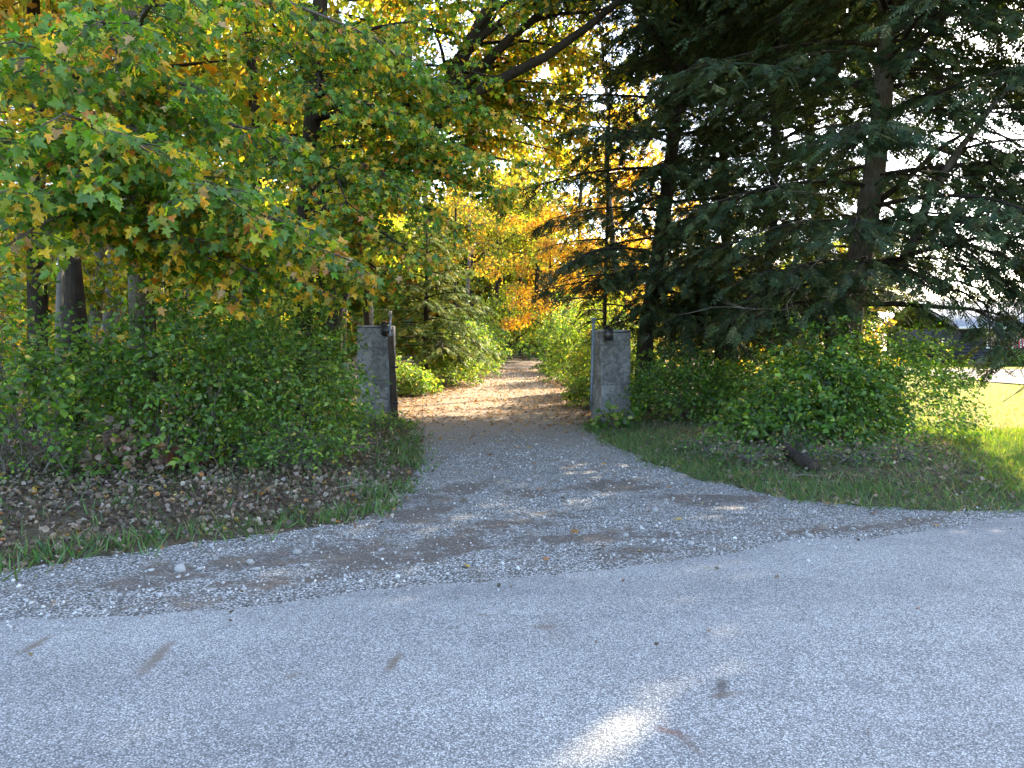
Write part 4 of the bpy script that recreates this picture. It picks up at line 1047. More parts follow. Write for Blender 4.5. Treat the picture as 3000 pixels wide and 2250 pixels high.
for i, (x, y) in enumerate(spots):
    wood_tree(('gold', 'gold2', 'gold2', 'lime')[i % 4], x + random.uniform(-.5, .5), y, random.uniform(.9, 1.2), random.uniform(0, 6), L_WOOD, G_WOOD)
for i, (x, y) in enumerate([(-9.5, 14.5), (-7.2, 15.5), (-12.2, 16.5), (-8.2, 18.2), (-14, 21), (-10.4, 23), (-6.6, 19.2), (-17.5, 25), (-12.5, 29.5), (-5.8, 17.2), (-7.8, 27.5), (-15, 30.5)]):
    wood_tree('sapling' if i % 3 else 'sapling_lime', x, y, random.uniform(.7, 1.1), random.uniform(0, 6), 'golden-leaved sapling growing between the trunks of the wood at left', 'golden saplings in the wood at left', 'sapling')
# inside the gate
wood_tree('gold2', -3.2, 50.5, 1.35, .6, 'tall golden tree left of the far bend with leaves only high up')
wood_tree('gold2', 3.9, 27.2, 1.3, 2.6, 'tall yellow tree right of the drive, high crown between maple and hemlock')
wood_tree('gold', 5.6, 58.0, 1.65, 1.9, 'tallest golden tree beyond the bend, right of the drive')
wood_tree('lime', 2.2, 61.0, 1.6, .3, 'tall yellow-green tree at the very end of the lane')
wood_tree('gold', 10.0, 60.0, 1.45, 4.4, 'tall gold tree seen above the slim hemlock')
wood_tree('lime', -3.4, 62.0, 1.6, 5.4, 'tall green-gold tree left of the end of the lane')
wood_tree('lime', -6.0, 24.0, 1.25, .9, 'tall yellow-green tree left of the drive, crown reaching over it')
wood_tree('gold', .8, 66.0, 1.5, 3.9, 'very tall golden tree far beyond the bend of the drive')
wood_tree('lime', -6.2, 30.5, 1.0, .4, 'lime green tree with bright backlit leaves above the small hemlock')
wood_tree('orange', 7.8, 50.0, 1.45, 1.2, 'orange-leaved maple glowing behind the hemlock beside the right pillar', name='orange_maple')
wood_tree('orange', 2.6, 47.5, 1.05, 3.0, 'orange and gold tree above the bend of the drive', name='orange_maple')
wood_tree('gold', -3.6, 45.0, .95, 2.0, 'golden tree left of the bend of the drive')
wood_tree('lime', -1.2, 58.0, 1.15, 5.0, 'tall lime tree standing beyond the end of the drive')
wood_tree('gold', 13.0, 47.0, .9, 1.0, 'golden tree far behind the crooked hemlock')
wood_tree('lime', 14.5, 40.0, .62, 4.0, 'low lime green tree behind the thick hemlock trunk')
wood_tree('lime', 20.5, 43.0, .6, 2.2, 'small green tree beside the dark house')
wood_tree('lime', 16.5, 35.5, .52, 1.1, 'low yellow-green tree left of the house, behind the hanging twigs')
wood_tree('lime', 24.0, 52.0, .7, 3.1, 'green tree rising behind the left end of the dark house')
wood_tree('gold2', 33.0, 62.0, .75, 3.3, 'thin tree standing behind the house roof')
wood_tree('gold2', 12.5, 50, .7, 2.6, 'thin golden tree in the gap between the hemlocks')
wood_tree('sapling_lime', 3.1, 23.2, .8, 2.2, 'young tree with a thin bare stem right of the drive', name='sapling')
for i, (x, y, s) in enumerate([(7.5, 24, .9), (9.5, 27, 1.0), (11.8, 24.5, .8), (13.5, 30, 1.1), (6.0, 28, .9)]):
    wood_tree('sapling_lime' if i % 2 else 'sapling', x, y, s, random.uniform(0, 6), 'sunlit young tree seen through the hemlock branches', 'young trees behind the hemlocks', 'sapling')

shrub('wide green bush closing the lane beyond the multi-stemmed tree', (1.2, 58.5), 4.0, 1.5, 3.6, 900, .22, W_MID, 0, low=.05, tpl=RHOMB, spacing=.12, twig=(.4, .9))
shrub('rounded bright bush left of the multi-stemmed tree', (-4.0, 49.5), 2.2, 1.5, 3.0, 700, .20, W_BRIGHT, 0, low=.05, tpl=RHOMB, spacing=.11, twig=(.4, .8))
# multi-stemmed tree at the end of the drive
root = thing('multi_stem_tree', 'dark multi-stemmed small tree at the far end of the drive', 'tree', (-1.0, 52, rise(52) - .05))
loc = np.array(root.location)
mb = MB(); tips = []
for a, l, h in ((.3, 1.9, 3.0), (2.6, 1.0, 3.4), (1.2, .7, 3.8), (5.4, 1.6, 2.8), (.05, 2.6, 2.6), (4.2, .8, 3.2)):
    B = path((0, 0, 0), (math.cos(a) * l, math.sin(a) * l * .7, h), 8, .1, .12)
    mb.tube(B, np.linspace(.13, .03, 8), 6); tips.append(B[-1]); tips.append(B[5])
    for q in range(6):
        b, d = along(B, np.array([random.uniform(.5, 1)]))
        e = b[0] + nrm(d[0] + RNG.normal(size=3) * .8) * random.uniform(.6, 1.3)
        mb.tube(path(b[0], e, 4, .05), np.linspace(.03, .008, 4), 4); tips.append(e)
obj('stems', mb.mesh('stems', M_BARK_DARK, smooth=True), root)
tips = np.array(tips); k = RNG.integers(len(tips), size=5200)
P = tips[k] + RNG.normal(size=(5200, 3)) * (.6, .6, .42)
P = P[P[:, 2] > 1.5]
_, cols = pick(LIM, len(P), (1, .6, 2, .2), .2)
obj('crown', leaf_mesh('crown', RHOMB[0], RHOMB[1], P, frames(nrm(RNG.normal(size=P.shape)), nrm(RNG.normal(size=P.shape))), RNG.uniform(.12, .24, len(P)), cols, M_LEAF_FAR), root, kind='stuff')

# far woodland that reads as one mass
n = 52000
x = np.where(RNG.uniform(size=n) < .35, RNG.uniform(-14, 10, n), RNG.uniform(-75, 34, n)); y = 68 + RNG.uniform(0, 12, n) - .12 * np.abs(x) * 1.0
hmax = np.where(x < 4, 13 + 5 * noise2(x * .25, x * 0, 9), 7.0 + 3.5 * noise2(x * .3, x * 0, 2)) + 1.2 * noise2(x * 1.3, x * 0, 5)
z = rise(y) + hmax * RNG.uniform(0, 1, n) ** 1.25
P = np.stack([x, y, z], -1)
f = noise2(x * .35, z * .35, 12)
pal = np.array(YEL + LIM + ORA[:2])
ci = np.where(f > .62, RNG.integers(0, 5, n), np.where(f > .3, RNG.integers(3, 9, n), RNG.integers(7, 11, n)))
cols = np.clip(pal[ci] * (.8 + .4 * RNG.uniform(size=(n, 1))), 0, .9)
far_me = leaf_mesh('far_woodland', RHOMB[0], RHOMB[1], P, frames(nrm(RNG.normal(size=P.shape)), nrm(RNG.normal(size=P.shape) + (0, 0, .6))), RNG.uniform(.5, 1.1, n) * np.where(x < -5, 1.7, 1.0), cols, M_LEAF_FAR)
obj('far_woodland', far_me, kind='stuff', label='golden and green woodland in the far distance behind everything')

# ---------------------------------------------------------------- gate pillars
ROAD_A = math.radians(16.5)
def pillar(label, c, w, d, h, ang, seed, courses, cap):
    z0 = -.05
    root = thing('gate_pillar', label, 'pillar', (c[0], c[1], z0), 'rendered gate pillars')
    root.rotation_euler = (0, 0, ang)
    H = h - z0
    V, Qs, cols, n0 = [], [], [], 0
    for f, (ax, ox) in enumerate((((1, 0), (0, -1)), ((0, 1), (1, 0)), ((-1, 0), (0, 1)), ((0, -1), (-1, 0)))):
        width = w if f % 2 == 0 else d
        nu, nv = int(width / (.014 if f in (0, 3) else .04)), int(H / (.014 if f in (0, 3) else .04))
        u, v = np.meshgrid(np.linspace(-.5, .5, nu) * width, np.linspace(0, H, nv))
        s = seed + f * 17
        hgt = np.zeros_like(u); tone = np.full_like(u, .9); crease = np.zeros_like(u)
        rs = np.random.default_rng(s)
        for q in range(int(110 * width * H)):
            cu, cv, th = rs.uniform(-.5, .5) * width, rs.uniform(0, H), rs.uniform(0, math.pi)
            la, lb = rs.uniform(.07, .19), rs.uniform(.035, .085)
            du, dv = u - cu, v - cv
            pu = du * math.cos(th) + dv * math.sin(th); pv = -du * math.sin(th) + dv * math.cos(th) + rs.uniform(-3, 3) * pu ** 2
            r2 = (pu / la) ** 2 + (pv / lb) ** 2
            mk = r2 < 1
            hgt[mk] = rs.uniform(-.004, .006) + rs.uniform(.008, .018) * (pv[mk] / lb)
            tone[mk] = rs.uniform(.66, 1.14) + .10 * pv[mk] / lb
            crease = np.where(mk, 0, crease); crease = np.where((r2 > .86) & (r2 < 1.12) & (pv > -.2 * lb), np.maximum(crease, rs.uniform(.2, 1)), crease)
        hgt += .006 * (fbm(u * 14, v * 14, s + 11) - .5) - .008 * crease
        g = np.zeros_like(u)
        for cz in courses: g = np.maximum(g, np.exp(-((v - cz * H + .006 * (noise2(u * 9, v * 0 + cz * 50) - .5)) / .007) ** 2))
        hgt -= .012 * g
        edge = np.minimum(sstep(0, .03, u + width / 2), sstep(0, .03, width / 2 - u))
        hgt = (hgt + .006) * edge + .012 * (fbm(v * 6, v * 0 + s, 2) - .5) * (1 - edge)
        off = (d if f % 2 == 0 else w) / 2
        x = ax[0] * u + ox[0] * (off + hgt); y = ax[1] * u + ox[1] * (off + hgt)
        V.append(np.stack([x, y, v], -1).reshape(-1, 3))
        i, j = np.meshgrid(np.arange(nu - 1), np.arange(nv - 1))
        Qs.append(n0 + np.stack([j * nu + i, j * nu + i + 1, (j + 1) * nu + i + 1, (j + 1) * nu + i], -1).reshape(-1, 4))
        shade_and_scuffs = tone * (1 - .6 * np.clip(np.maximum(crease, g), 0, 1)) * (.84 + .45 * sstep(1.7, .4, v) * noise2(u * 5, v * 4, s + 30) - .25 * sstep(.3, .0, v))  # relief shading painted into creases and strokes, plus scuffs and a darker foot
        cols.append(np.repeat(shade_and_scuffs.reshape(-1, 1), 3, 1))
        n0 += nu * nv
    obj('shaft', new_mesh('shaft', np.concatenate(V), [np.concatenate(Qs)], M_PILLAR, pcols=np.concatenate(cols), smooth=True), root)
    mb = MB(); mb.box((0, 0, H + cap / 2 - .004), (w + .012, d + .012, cap))
    obj('cap', new_mesh('cap', np.concatenate(mb.V), [np.concatenate(p) for p in mb.P.values()], M_PILLAR, pcols=np.ones((mb.n, 3)) * 1.05), root)
    cb = MB()
    r = .009
    cb.tube([(-w / 2 - .004, -d / 2 - .012, H - .006), (0, -d / 2 - .016, H - .012), (w / 2 + .004, -d / 2 - .012, H - .006)], r, 6)
    obj('cable', cb.mesh('cable', M_BLACK), root)
    return root
PL, PR = at(1096, 1235, 16.4), at(1794, 1238, 16.1)
pillar('grey rendered stone pillar left of the drive, half hidden by shrubs', (PL[0], PL[1] + .3), .83, .60, 2.17, ROAD_A * .35, 5, (.20, .44, .77), .035)
pillar('grey rendered stone pillar right of the drive with pale scuffs', (PR[0], PR[1] + .3), .715, .60, 2.05, ROAD_A, 50, (.43, .86), .05)

def flood_light(label, c, ang, tilt):
    root = thing('flood_light', label, 'light', c, 'flood lights on the gate pillars')
    root.rotation_euler = (0, 0, ang); root.scale = (1.6, 1.6, 1.6)
    b = MB(); b.box((0, -.06, -.045), (.115, .085, .15), rotx(tilt))
    for k in range(4): b.box((0, -.005 + .0, -.09 + k * .03), (.10, .045, .008), rotx(tilt))
    obj('housing', b.mesh('housing', M_BLACK), root)
    a = MB(); a.box((0, .0, .03), (.05, .16, .012)); a.tube([(0, .03, .0), (0, .03, .055)], .02, 8)
    obj('bracket', a.mesh('bracket', M_BLACK), root)
    g = MB(); R_ = rotx(tilt); g.box(np.array((0, -.06, -.045)) + R_ @ np.array((0, -.045, 0)), (.095, .006, .125), R_)
    obj('lens', g.mesh('lens', M_GLASS), root)
    s = MB(); s.tube([(0, .0, .055), (0, .0, .085), (0, .0, .09)], [.034, .034, .015], 10)
    obj('sensor', s.mesh('sensor', M_BLACK), root)
fl = at(1126, 960, 16.3); flood_light('black flood light on the left pillar top, tilted sideways', (fl[0], fl[1] - .05, fl[2]), .9, .35)
fr_ = at(1779, 971, 15.9); flood_light('black flood light at the top edge of the right pillar', (fr_[0], fr_[1] - .02, fr_[2]), .1, -.25)

def pipe(label, p0, p1, r, lantern):
    root = thing('steel_pipe_post', label, 'post', p0, 'steel pipes beside the gate pillars')
    d = np.array(p1) - np.array(p0)
    m = MB(); m.tube([d * t for t in (0, .3, .31, .33, .34, .7, .71, .73, .74, 1)], [r, r, r * 1.25, r * 1.25, r, r, r * 1.2, r * 1.2, r, r], 12)
    obj('pipe', m.mesh('pipe', M_STEEL, smooth=False), root)
    c = MB()
    c.tube([d + np.array((0, 0, z)) for z in (-.01, .0, .03, .035, .075, .08, .105, .11)], [.02, .045, .05, .055, .055, .06, .06, .03] if lantern else [.02, .04, .045, .045, .045, .045, .045, .03], 10 if lantern else 4)
    obj('top_fitting', c.mesh('top_fitting', M_CREAM if not lantern else M_STEEL), root)
    for z in (.45, 1.6):
        s = MB(); s.box((d * (z / d[2])) + (0, .05, 0), (.10, .05, .03))
        obj('clamp', s.mesh('clamp', M_STEEL), root)
pipe('thin grey steel pipe on the right edge of the left pillar', at(1141, 1236, 16.1) * (1, 1, 0), at(1143, 925, 16.1), .024, False)
pipe('bluish steel pipe standing against the left face of the right pillar', at(1731, 1200, 15.75) - (0, 0, .0), at(1739, 945, 15.75), .030, True)

# rotten timber gate post beside the left pillar
pw = at(1158, 1240, 16.0); root = thing('timber_gate_post', 'dark weathered timber post leaning beside the left pillar', 'post', (pw[0], pw[1], -.05))
m = MB()
zz = np.linspace(0, 1.98, 14)
ring = []
for z in zz:
    lean = -.10 * z / 1.98
    wx, wy = .15 - .035 * z / 1.98, .13
    for qx, qy in ((-1, -1), (-.3, -1.06), (.25, -.95), (1, -1), (1, 1), (-1, 1)):
        ring.append((lean + qx * wx / 2 * (1 + .10 * random.uniform(-1, 1)), qy * wy / 2, z + (random.uniform(-.08, .05) if z > 1.9 else 0)))
ring = np.array(ring); q = []
for i in range(13):
    for j in range(6): q.append((i * 6 + j, i * 6 + (j + 1) % 6, (i + 1) * 6 + (j + 1) % 6, (i + 1) * 6 + j))
m.add(ring, [np.array(q), np.arange(6)[::-1], np.arange(6) + 13 * 6])
obj('post', m.mesh('post', M_WOOD), root)
m = MB()
for z in (.5, 1.3): m.box((.0, -.075, z), (.16, .012, .05))
obj('iron_strap', m.mesh('iron_strap', M_BLACK), root)

# ---------------------------------------------------------------- log and stump on the right verge
def log(label, p0, p1, r, name='log', mat=None):
    P = path(p0, p1, 9, .0, .03)
    root = thing(name, label, name, P.mean(0))
    m = MB()
    rr = r * (1 + .08 * RNG.normal(size=9))
    m.tube(P, rr, 14); obj('bark', m.mesh('bark', M_BARK if name == 'stump' else M_BARK_DARK, P.mean(0), True), root)
    for a, b in ((P[0], P[1]), (P[-1], P[-2])):
        c = MB()
        d = nrm(a - b); c.tube([a - d * .01, a + d * .004], [r * .88, r * .86], 14)
        obj('cut_end', c.mesh('cut_end', M_WOOD, P.mean(0)), root)
a0, a1 = px_ground(2300, 1368), px_ground(2385, 1402)
log('short dark log lying askew in the dry weeds right of the drive', (a0[0], a0[1], ground_z(*a0) + .14), (a1[0], a1[1], ground_z(*a1) + .05), .085)
b0 = px_ground(2410, 1372); zb = ground_z(*b0)
log('pale short stump behind the dark log', (b0[0], b0[1] + .15, zb - .02), (b0[0] + .03, b0[1] + .2, zb + .15), .09, 'stump')

for px, py, w_, h_, lab in ((2200, 1375, .5, .22, 'greyish dry weed patch left of the dark log'), (2340, 1330, .35, .24, 'thin weeds growing right behind the dark log'), (2480, 1380, .5, .22, 'dry weed patch right of the stump'), (2650, 1370, .55, .25, 'tangled dry weeds near the lawn corner'), (2080, 1340, .4, .2, 'low green weeds on the verge near the right pillar')):
    shrub(lab, px_ground(px, py), w_, .28, h_, 110, .05, (1, .8, .4, .1, .3, .5), 0, pal=PAL_SHRUB[:3] + PAL_DEAD, low=.05, twig=(.1, .28), cat='plant', name='weedy_plant', stems=14)
# ---------------------------------------------------------------- house beyond the lawn
hx0, hx1, hy0, hy1 = 29.0, 44.0, 46.0, 55.0
hz = ground_z(34, 46) - .05
root = thing('house', 'dark low house with pale roof beyond the lawn at far right', 'house', (hx0, hy0, hz))
W_, D_ = hx1 - hx0, hy1 - hy0
m = MB(); m.box((W_ / 2, D_ / 2, 1.25), (W_, D_, 2.1 + .4)); obj('wall', m.mesh('wall', M_SIDING), root)
for k in range(10):
    m = MB(); m.box((W_ / 2, -.012, .25 + k * .225), (W_ + .02, .03, .20), rotx(-.06)); obj('siding_board', m.mesh('siding_board', M_SIDING), root)
m = MB()
m.add([(-.5, -.6, 2.35), (W_ + .5, -.6, 2.35), (W_ + .5, D_ / 2, 4.4), (-.5, D_ / 2, 4.4), (W_ + .5, D_ + .6, 2.35), (-.5, D_ + .6, 2.35), (-.5, -.6, 2.5), (W_ + .5, -.6, 2.5), (W_ + .5, D_ / 2, 4.55), (-.5, D_ / 2, 4.55), (W_ + .5, D_ + .6, 2.5), (-.5, D_ + .6, 2.5)],
      [[(6, 7, 8, 9), (9, 8, 10, 11), (0, 3, 2, 1), (3, 5, 4, 2), (0, 1, 7, 6), (5, 11, 10, 4)]])
rf = obj('roof', m.mesh('roof', M_ROOF), root)
m = MB(); m.box((W_ / 2, -.62, 2.44), (W_ + 1, .03, .16)); obj('fascia', m.mesh('fascia', M_TRIM), rf)
for wx in (2.55, 7.4):
    m = MB(); m.box((wx, -.05, 1.65), (1.55, .05, .95)); wd = obj('window', m.mesh('window', M_GLASS), root)
    f_ = MB()
    for c_, d_ in (((wx, -.09, 2.15), (1.75, .05, .08)), ((wx, -.09, 1.15), (1.75, .07, .09)), ((wx - .82, -.09, 1.65), (.08, .05, .92)), ((wx + .82, -.09, 1.65), (.08, .05, .92)), ((wx, -.085, 1.65), (.05, .04, .92))): f_.box(c_, d_)
    obj('frame', f_.mesh('frame', M_TRIM), wd)
    f_ = MB(); f_.box((wx - .4, -.081, 1.65), (.6, .01, .85)); obj('curtain', f_.mesh('curtain', M_CURTAIN), wd)
m = MB(); m.box((W_ / 2, -.35, .1), (W_, .5, .35)); obj('planter_wall', m.mesh('planter_wall', M_BRICK), root)
shrub('clipped dark shrub under the house window', (31.4, 45.1), .9, .6, 1.0, 240, .16, W_DARK, 0, tpl=CLUMP, stems=6)
# striped flag on the house
fp = at(2955, 985, 45.4)
root = thing('flag', 'red and white striped flag hanging at the house wall', 'flag', fp)
m = MB(); m.tube([(0, .4, -.25), (.1, -.15, .25), (.16, -.5, .55)], .02, 6); obj('pole', m.mesh('pole', M_TRIM), root)
for k in range(9):
    m = MB()
    x0 = .05 + k * .085
    pts = []
    for zq in np.linspace(.35, -.75, 6):
        sl = .12 * (.35 - zq)
        pts += [(x0 + sl, -.2 + .05 * math.sin(k * .9 + zq * 3), zq), (x0 + .085 + sl, -.2 + .05 * math.sin((k + 1) * .9 + zq * 3), zq)]
    m.add(pts, [np.array([(2 * i, 2 * i + 1, 2 * i + 3, 2 * i + 2) for i in range(5)])])
    obj('stripe', m.mesh('stripe', M_RED if k % 2 == 0 else M_WHITE), root)

# ---------------------------------------------------------------- stones, leaves, grass
ico_v = []
ph = (1 + 5 ** .5) / 2
ICO = nrm(np.array([(-1, ph, 0), (1, ph, 0), (-1, -ph, 0), (1, -ph, 0), (0, -1, ph), (0, 1, ph), (0, -1, -ph), (0, 1, -ph), (ph, 0, -1), (ph, 0, 1), (-ph, 0, -1), (-ph, 0, 1)], float))
ICO_F = np.array([(0, 11, 5), (0, 5, 1), (0, 1, 7), (0, 7, 10), (0, 10, 11), (1, 5, 9), (5, 11, 4), (11, 10, 2), (10, 7, 6), (7, 1, 8), (3, 9, 4), (3, 4, 2), (3, 2, 6), (3, 6, 8), (3, 8, 9), (4, 9, 5), (2, 4, 11), (6, 2, 10), (8, 6, 7), (9, 8, 1)])
n = 66000
x, y = RNG.uniform(-8, 9, n), RNG.uniform(2.5, 15, n) 
near_edge = edge_dist(x, y)
inside = (in_poly(x, y) | (np.abs(y - road_edge(x)) < .6) | ((near_edge < .35) & (RNG.uniform(size=n) < .7 * np.exp(-near_edge / .12)))) & (y > road_edge(x) - .55) & (np.abs(x) < y * .8 + .5)
band = np.exp(-((y - road_edge(x) - .22) / .22) ** 2)
dens = (.18 + .62 * (fbm(x * 1.2, y * 1.2, 61) > .5) + 1.4 * band) * (1 - .8 * mud_at(x, y)) * sstep(15.5, 9, y) * np.where(y < road_edge(x), .75 * np.exp(-(road_edge(x) - y) / .20), 1)
ok = inside & (RNG.uniform(size=n) < dens)
x, y = x[ok], y[ok]
m_ = len(x)
sz = np.clip(np.exp(RNG.normal(-5.0, .40, m_)), .003, .022) * (1 + .25 * sstep(9, 14, y))
z = np.where(in_poly(x, y) | (y < road_edge(x)), rise(y) + np.where(y < road_edge(x), .02, .004), terrain(x, y)) + sz * .3
Pst = np.stack([x, y, z], -1)
fr = frames(nrm(RNG.normal(size=Pst.shape)), nrm(RNG.normal(size=Pst.shape)))
tone = np.clip(RNG.normal(.68, .2, (m_, 1)), .25, 1.1) * np.ones((1, 3))
SV = ICO * (1, .8, .62) * (1 + .16 * np.random.default_rng(2).normal(size=(12, 1)))
me = leaf_mesh('loose_gravel', SV, [ICO_F], Pst, fr, sz, tone, M_STONE)
obj('loose_gravel', me, drive, kind='stuff')
STONES = [new_mesh('stone', ICO * (1, .82, .62) * (1 + .26 * np.random.default_rng(s).normal(size=(12, 1))), [ICO_F], M_STONE, cols=np.full((20, 3), .42 + .07 * s)) for s in range(5)]
hs = [(870, 1621, .045), (733, 1651, .035), (527, 1672, .05), (753, 1671, .03), (898, 1660, .028), (1640, 1500, .03), (1550, 1410, .04), (2025, 1595, .03), (2370, 1573, .04), (1880, 1550, .03), (1600, 1605, .03), (1920, 1498, .04), (715, 1730, .025), (585, 1672, .03), (445, 1673, .022)]
cnt = 0
tries = 0
while cnt < 285 and tries < 9000:
    tries += 1
    if cnt < len(hs): p = px_ground(*hs[cnt][:2]); s_ = hs[cnt][2]
    else:
        p = np.array([random.uniform(-4, 5), random.uniform(3.6, 12)]); s_ = min(.034, math.exp(random.gauss(-4.3, .3)))
        if not in_poly(np.array([p[0]]), np.array([p[1]]))[0] or p[1] < road_edge(p[0]) + .05 or abs(p[0]) > p[1] * .75 or fbm(p[0] * .9, p[1] * .9, 77) < .42: continue
    o = obj('stone', STONES[cnt % 5], drive, (p[0], p[1], rise(p[1]) + s_ * .32))
    o.rotation_euler = (random.uniform(-.4, .4), random.uniform(-.4, .4), random.uniform(0, 6)); o.scale = (s_,) * 3
    cnt += 1

# fallen leaves
PAL_DRY = [(.15, .112, .078), (.20, .155, .112), (.29, .235, .18), (.10, .076, .056), (.32, .16, .05), (.42, .28, .08), (.33, .27, .22)]
ground_o = bpy.data.objects['ground']
def litter(n, xr, yr, mask, size, weights, lift=.02, curl=.5):
    x, y = RNG.uniform(*xr, n), RNG.uniform(*yr, n)
    k = RNG.uniform(size=n) < mask(x, y)
    x, y = x[k], y[k]; q = len(x)
    ins_ = in_poly(x, y) | (y < road_edge(x) + .05)
    z = np.where(ins_, rise(y) + .012, terrain(x, y)) + RNG.uniform(.004, lift, q)
    P = np.stack([x, y, z], -1)
    tip = nrm(np.stack([RNG.normal(size=q), RNG.normal(size=q), RNG.normal(size=q) * curl * .5], -1))
    no = nrm(np.stack([RNG.normal(size=q) * curl, RNG.normal(size=q) * curl, np.ones(q)], -1))
    idx, cols = pick(PAL_DRY, q, weights, .2)
    return P, tip, no, size * RNG.uniform(.55, 1.25, q), idx, cols
W_BROWN, W_ORANGE = (1.3, 1.2, .8, 1.3, .12, .06, .6), (.7, .8, .4, .3, 2.2, 1.0, .2)
def left_verge(x, y):
    out = ~in_poly(x, y) & (y > road_edge(x))
    d = edge_dist(x, y)
    return np.where(~out & (x < 1) & (d < .35) & (y > road_edge(x) + .3), .16 * np.exp(-d / .15), 0) + np.where(out & (x < 0), np.clip(.35 + .8 * sstep(.1, .6, d) - .8 * (fbm(x * 1.5, y * 1.5, 90) > .68), 0, 1) * np.where(y > 9.5 + 0 * x, .6, 1), 0)
P, tip, no, sz, idx, cols = litter(30000, (-9, -1), (2, 15), left_verge, .052, W_BROWN, .06, 1.0)
CURL = fan_leaf([(0, 0), (.20, -.05), (.40, .05), (.26, .24), (.55, .62), (.16, .60), (0, 1.04)], .33, .45, .5)
foliage(ground_o, (0, 0, 0), 'leaf_litter', CRUMPLE, P, tip, no, sz, idx, cols, PAL_DRY, M_DRY, 'dry', 300, 34.0)
def right_verge(x, y):
    out = ~in_poly(x, y) & (y > road_edge(x)); return np.where(out & (x > 0) & (x < lawn_line(y) + .3), .5, 0)
P, tip, no, sz, idx, cols = litter(3500, (1.5, 9), (7, 17), right_verge, .06, W_BROWN, .05, .7)
obj('leaf_litter', leaf_mesh('leaf_litter', CRUMPLE[0], CRUMPLE[1], P, frames(tip, no), sz, cols, M_DRY), ground_o, kind='stuff')
def drive_leaves(x, y):
    g = in_poly(x, y)
    e = np.minimum(1, np.abs(edge_dist(x, y)))
    return np.where(y > 15.3, np.where(g, .2 + .8 * (1 - sstep(.1, 1.2, e)) + .35 * (fbm(x, y, 95) > .5), .9 * (edge_dist(x, y) < 2.5)), np.where(g & (y > road_edge(x)), .012 + .05 * sstep(10, 15, y), 0))
P, tip, no, sz, idx, cols = litter(40000, (-6, 4.5), (5, 44), drive_leaves, .095, W_ORANGE, .02, .35)
obj('fallen_leaves', leaf_mesh('fallen_leaves', RHOMB[0], RHOMB[1], P, frames(tip, no), sz, cols, M_DRY), drive, kind='stuff')
P, tip, no, sz, idx, cols = litter(9000, (-22, -4), (11, 40), lambda x, y: np.where(in_poly(x, y), 0, .9), .12, W_ORANGE, .03, .4)
obj('forest_leaves', leaf_mesh('forest_leaves', RHOMB[0], RHOMB[1], P, frames(tip, no), sz, cols, M_DRY), ground_o, kind='stuff')

# grass
BLADE = (np.array([(-.045, 0, 0), (.045, 0, 0), (.035, .5, .05), (-.03, .5, .05), (0, 1, .26)], float), [np.array([(0, 1, 2), (0, 2, 3), (3, 2, 4)])])
def grass(name, n, xr, yr, mask, hgt, pal, parent, lean=.55, weights=None):
    x, y = RNG.uniform(*xr, n), RNG.uniform(*yr, n)
    k = RNG.uniform(size=n) < mask(x, y)
    x, y = x[k], y[k]; q = len(x)
    P = np.stack([x, y, np.where(in_poly(x, y), rise(y), terrain(x, y)) - .01], -1)
    tip = nrm(np.stack([RNG.normal(size=q) * lean, RNG.normal(size=q) * lean, np.ones(q)], -1))
    no = nrm(np.stack([RNG.normal(size=q), RNG.normal(size=q), RNG.normal(size=q) * .2], -1))
    _, cols = pick(pal, q, weights, .2)
    obj(name, leaf_mesh(name, BLADE[0], BLADE[1], P, frames(tip, no), hgt * RNG.uniform(.5, 1.3, q), cols, M_GRASS), parent, kind='stuff')
    return q
PAL_GRASS = [(.045, .11, .03), (.06, .14, .035), (.09, .16, .045), (.16, .17, .07), (.25, .20, .11)]
def verge_grass(x, y):
    out = ~in_poly(x, y) & (y > road_edge(x)) & (np.abs(x) < y * .85 + .6)
    d = edge_dist(x, y)
    left = np.exp(-((d - .22) / .16) ** 2) * (y < 8.3) * (.25 + .75 * (fbm(x * 1.6, y * 1.6, 71) > .38)) + .5 * np.exp(-((d - .3) / .3) ** 2) * (y >= 8.0) * (fbm(x * 1.5, y * 1.5, 33) > .45) + .05
    right = np.exp(-((d - .4) / .55) ** 2) * (.35 + .65 * (fbm(x * 1.2, y * 1.2, 72) > .40)) + .22
    ring = (~out) & (y > road_edge(x) + .25) & (d < .3) & (fbm(x * 2.2, y * 2.2, 15) > .45)
    return np.where(out, np.where(x < .5, left, right), np.where(ring, .35 * np.exp(-d / .10), 0))
grass('verge_grass', 210000, (-7, 9), (2.5, 16), lambda x, y: np.where(x < .5, verge_grass(x, y), 0), .15, PAL_GRASS, ground_o, .6, (1, 1.2, 1, .35, .15))
grass('verge_grass', 140000, (1, 9), (6, 16), lambda x, y: np.where(x >= .5, verge_grass(x, y), 0), .10, PAL_GRASS, ground_o, .8, (1, 1.2, .7, .4, .3))
def dry_mask(x, y):
    out = ~in_poly(x, y) & (y > road_edge(x)) & (x > 1) & (x < lawn_line(y) + .2)
    d = edge_dist(x, y)
    return np.where(out & (d > .6) & (d < 4.5), .7 * sstep(.6, 1.2, d), 0)
grass('dry_weeds', 34000, (1.5, 9), (8, 15), dry_mask, .10, [(.11, .085, .062), (.16, .125, .09), (.07, .058, .04), (.05, .08, .03), (.22, .19, .14)], ground_o, 1.3)
def left_mask(x, y):
    out = ~in_poly(x, y) & (y > road_edge(x)) & (x < .5) & (x > -y * .82 - .5)
    return np.where(out & (y < 12), .8, 0)
grass('dry_stalks', 16000, (-8, 0), (2.5, 12), left_mask, .10, [(.10, .075, .055), (.15, .115, .085), (.06, .045, .035), (.05, .075, .03), (.24, .2, .15)], ground_o, 2.2)
lawn_o = bpy.data.objects['lawn']
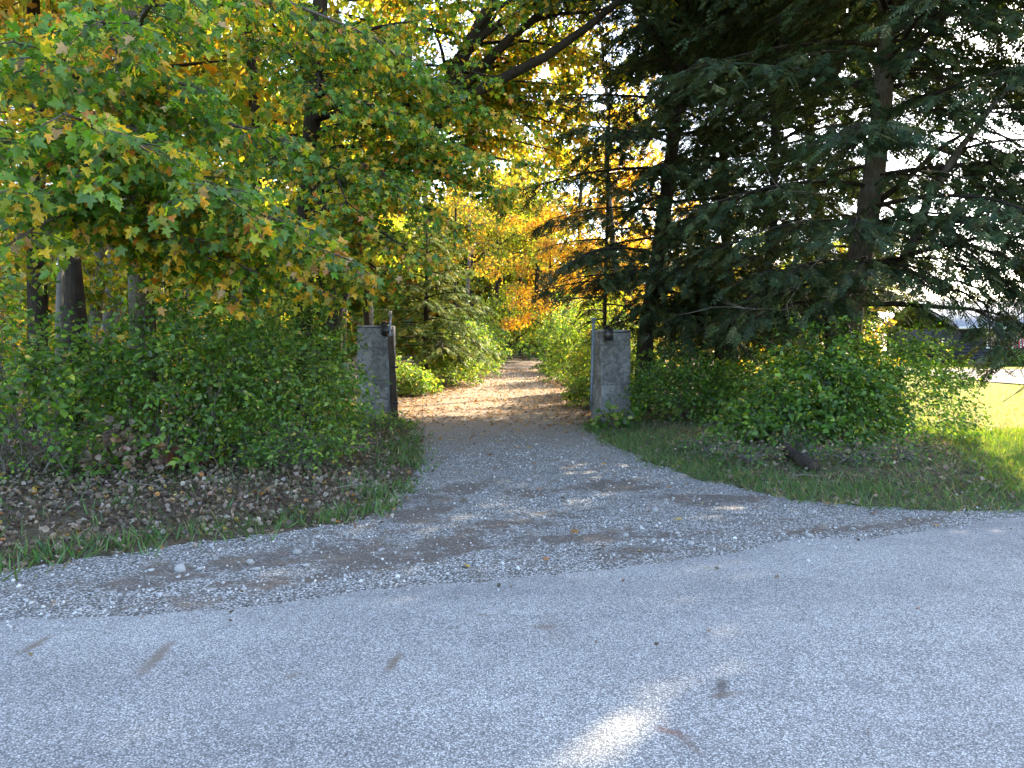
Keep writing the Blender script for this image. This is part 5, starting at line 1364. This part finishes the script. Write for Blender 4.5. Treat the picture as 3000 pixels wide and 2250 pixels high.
def lawn_mask(x, y):
    return np.where((x > lawn_line(y) - .1) & (y > road_edge(x) + .35) & (x < y * .82 + 1), 1, 0)
grass('lawn_grass', 36000, (5, 12.5), (7, 13.5), lawn_mask, .10, [(.08, .17, .015), (.11, .20, .02), (.15, .22, .025), (.2, .2, .04)], lawn_o, .5)
grass('lawn_grass', 30000, (7, 26), (13, 28), lawn_mask, .09, [(.10, .15, .015), (.17, .19, .02), (.22, .20, .03), (.24, .18, .04)], lawn_o, .6)

P, tip, no, sz, idx, cols = litter(700, (-5, 6), (2.4, 7), lambda x, y: np.where((y < road_edge(x) + .3) & (np.abs(x) < y * .75), .22 * np.exp(-(road_edge(x) - y) / 1.2) + .03, 0), .03, W_BROWN, .006, .8)
P[:, 2] = .036
obj('road_debris', leaf_mesh('road_debris', CRUMPLE[0], CRUMPLE[1], P, frames(tip, no), sz, cols, M_DRY), bpy.data.objects['road'], kind='stuff')
# broken twigs on the verge
for i, (px, py, dx, dy, r) in enumerate(((610, 1500, .05, -.22, .008), (960, 1460, .5, .12, .010), (480, 1480, -.4, .1, .008), (2010, 1345, .55, .08, .010), (2300, 1420, .5, -.02, .007), (1690, 1500, .3, .05, .005))):
    p = px_ground(px, py); z = ground_z(*p) + .04
    m = MB(); B = path((0, 0, 0), (dx, dy, .22 if i == 0 else .03), 6, .08, .12); m.tube(B, np.linspace(r, .003, 6), 5)
    o = obj('fallen_twig', m.mesh('fallen_twig', M_TWIG), None, (p[0], p[1], z))
    o['label'] = ('upright broken twig standing in the leaf litter at left', 'pale fallen stick on the leafy verge left of the drive', 'curved fallen twig at the left among brown leaves', 'long pale bent twig on the grass verge right of the drive',
                  'thin pale twig lying across the dark log', 'small twig lying on the gravel drive')[i]
    o['category'] = 'twig'
tri = sum(sum(p.loop_total - 2 for p in me.polygons) if len(me.polygons) < 400 else len(me.polygons) * (2 if len(me.polygons[0].vertices) == 4 else 1) for me in bpy.data.meshes)
print('STATS', len(bpy.data.objects), 'FACES', tri, {o.name: len(o.data.polygons) for o in bpy.data.objects if o.type == 'MESH' and len(o.data.polygons) > 60000})
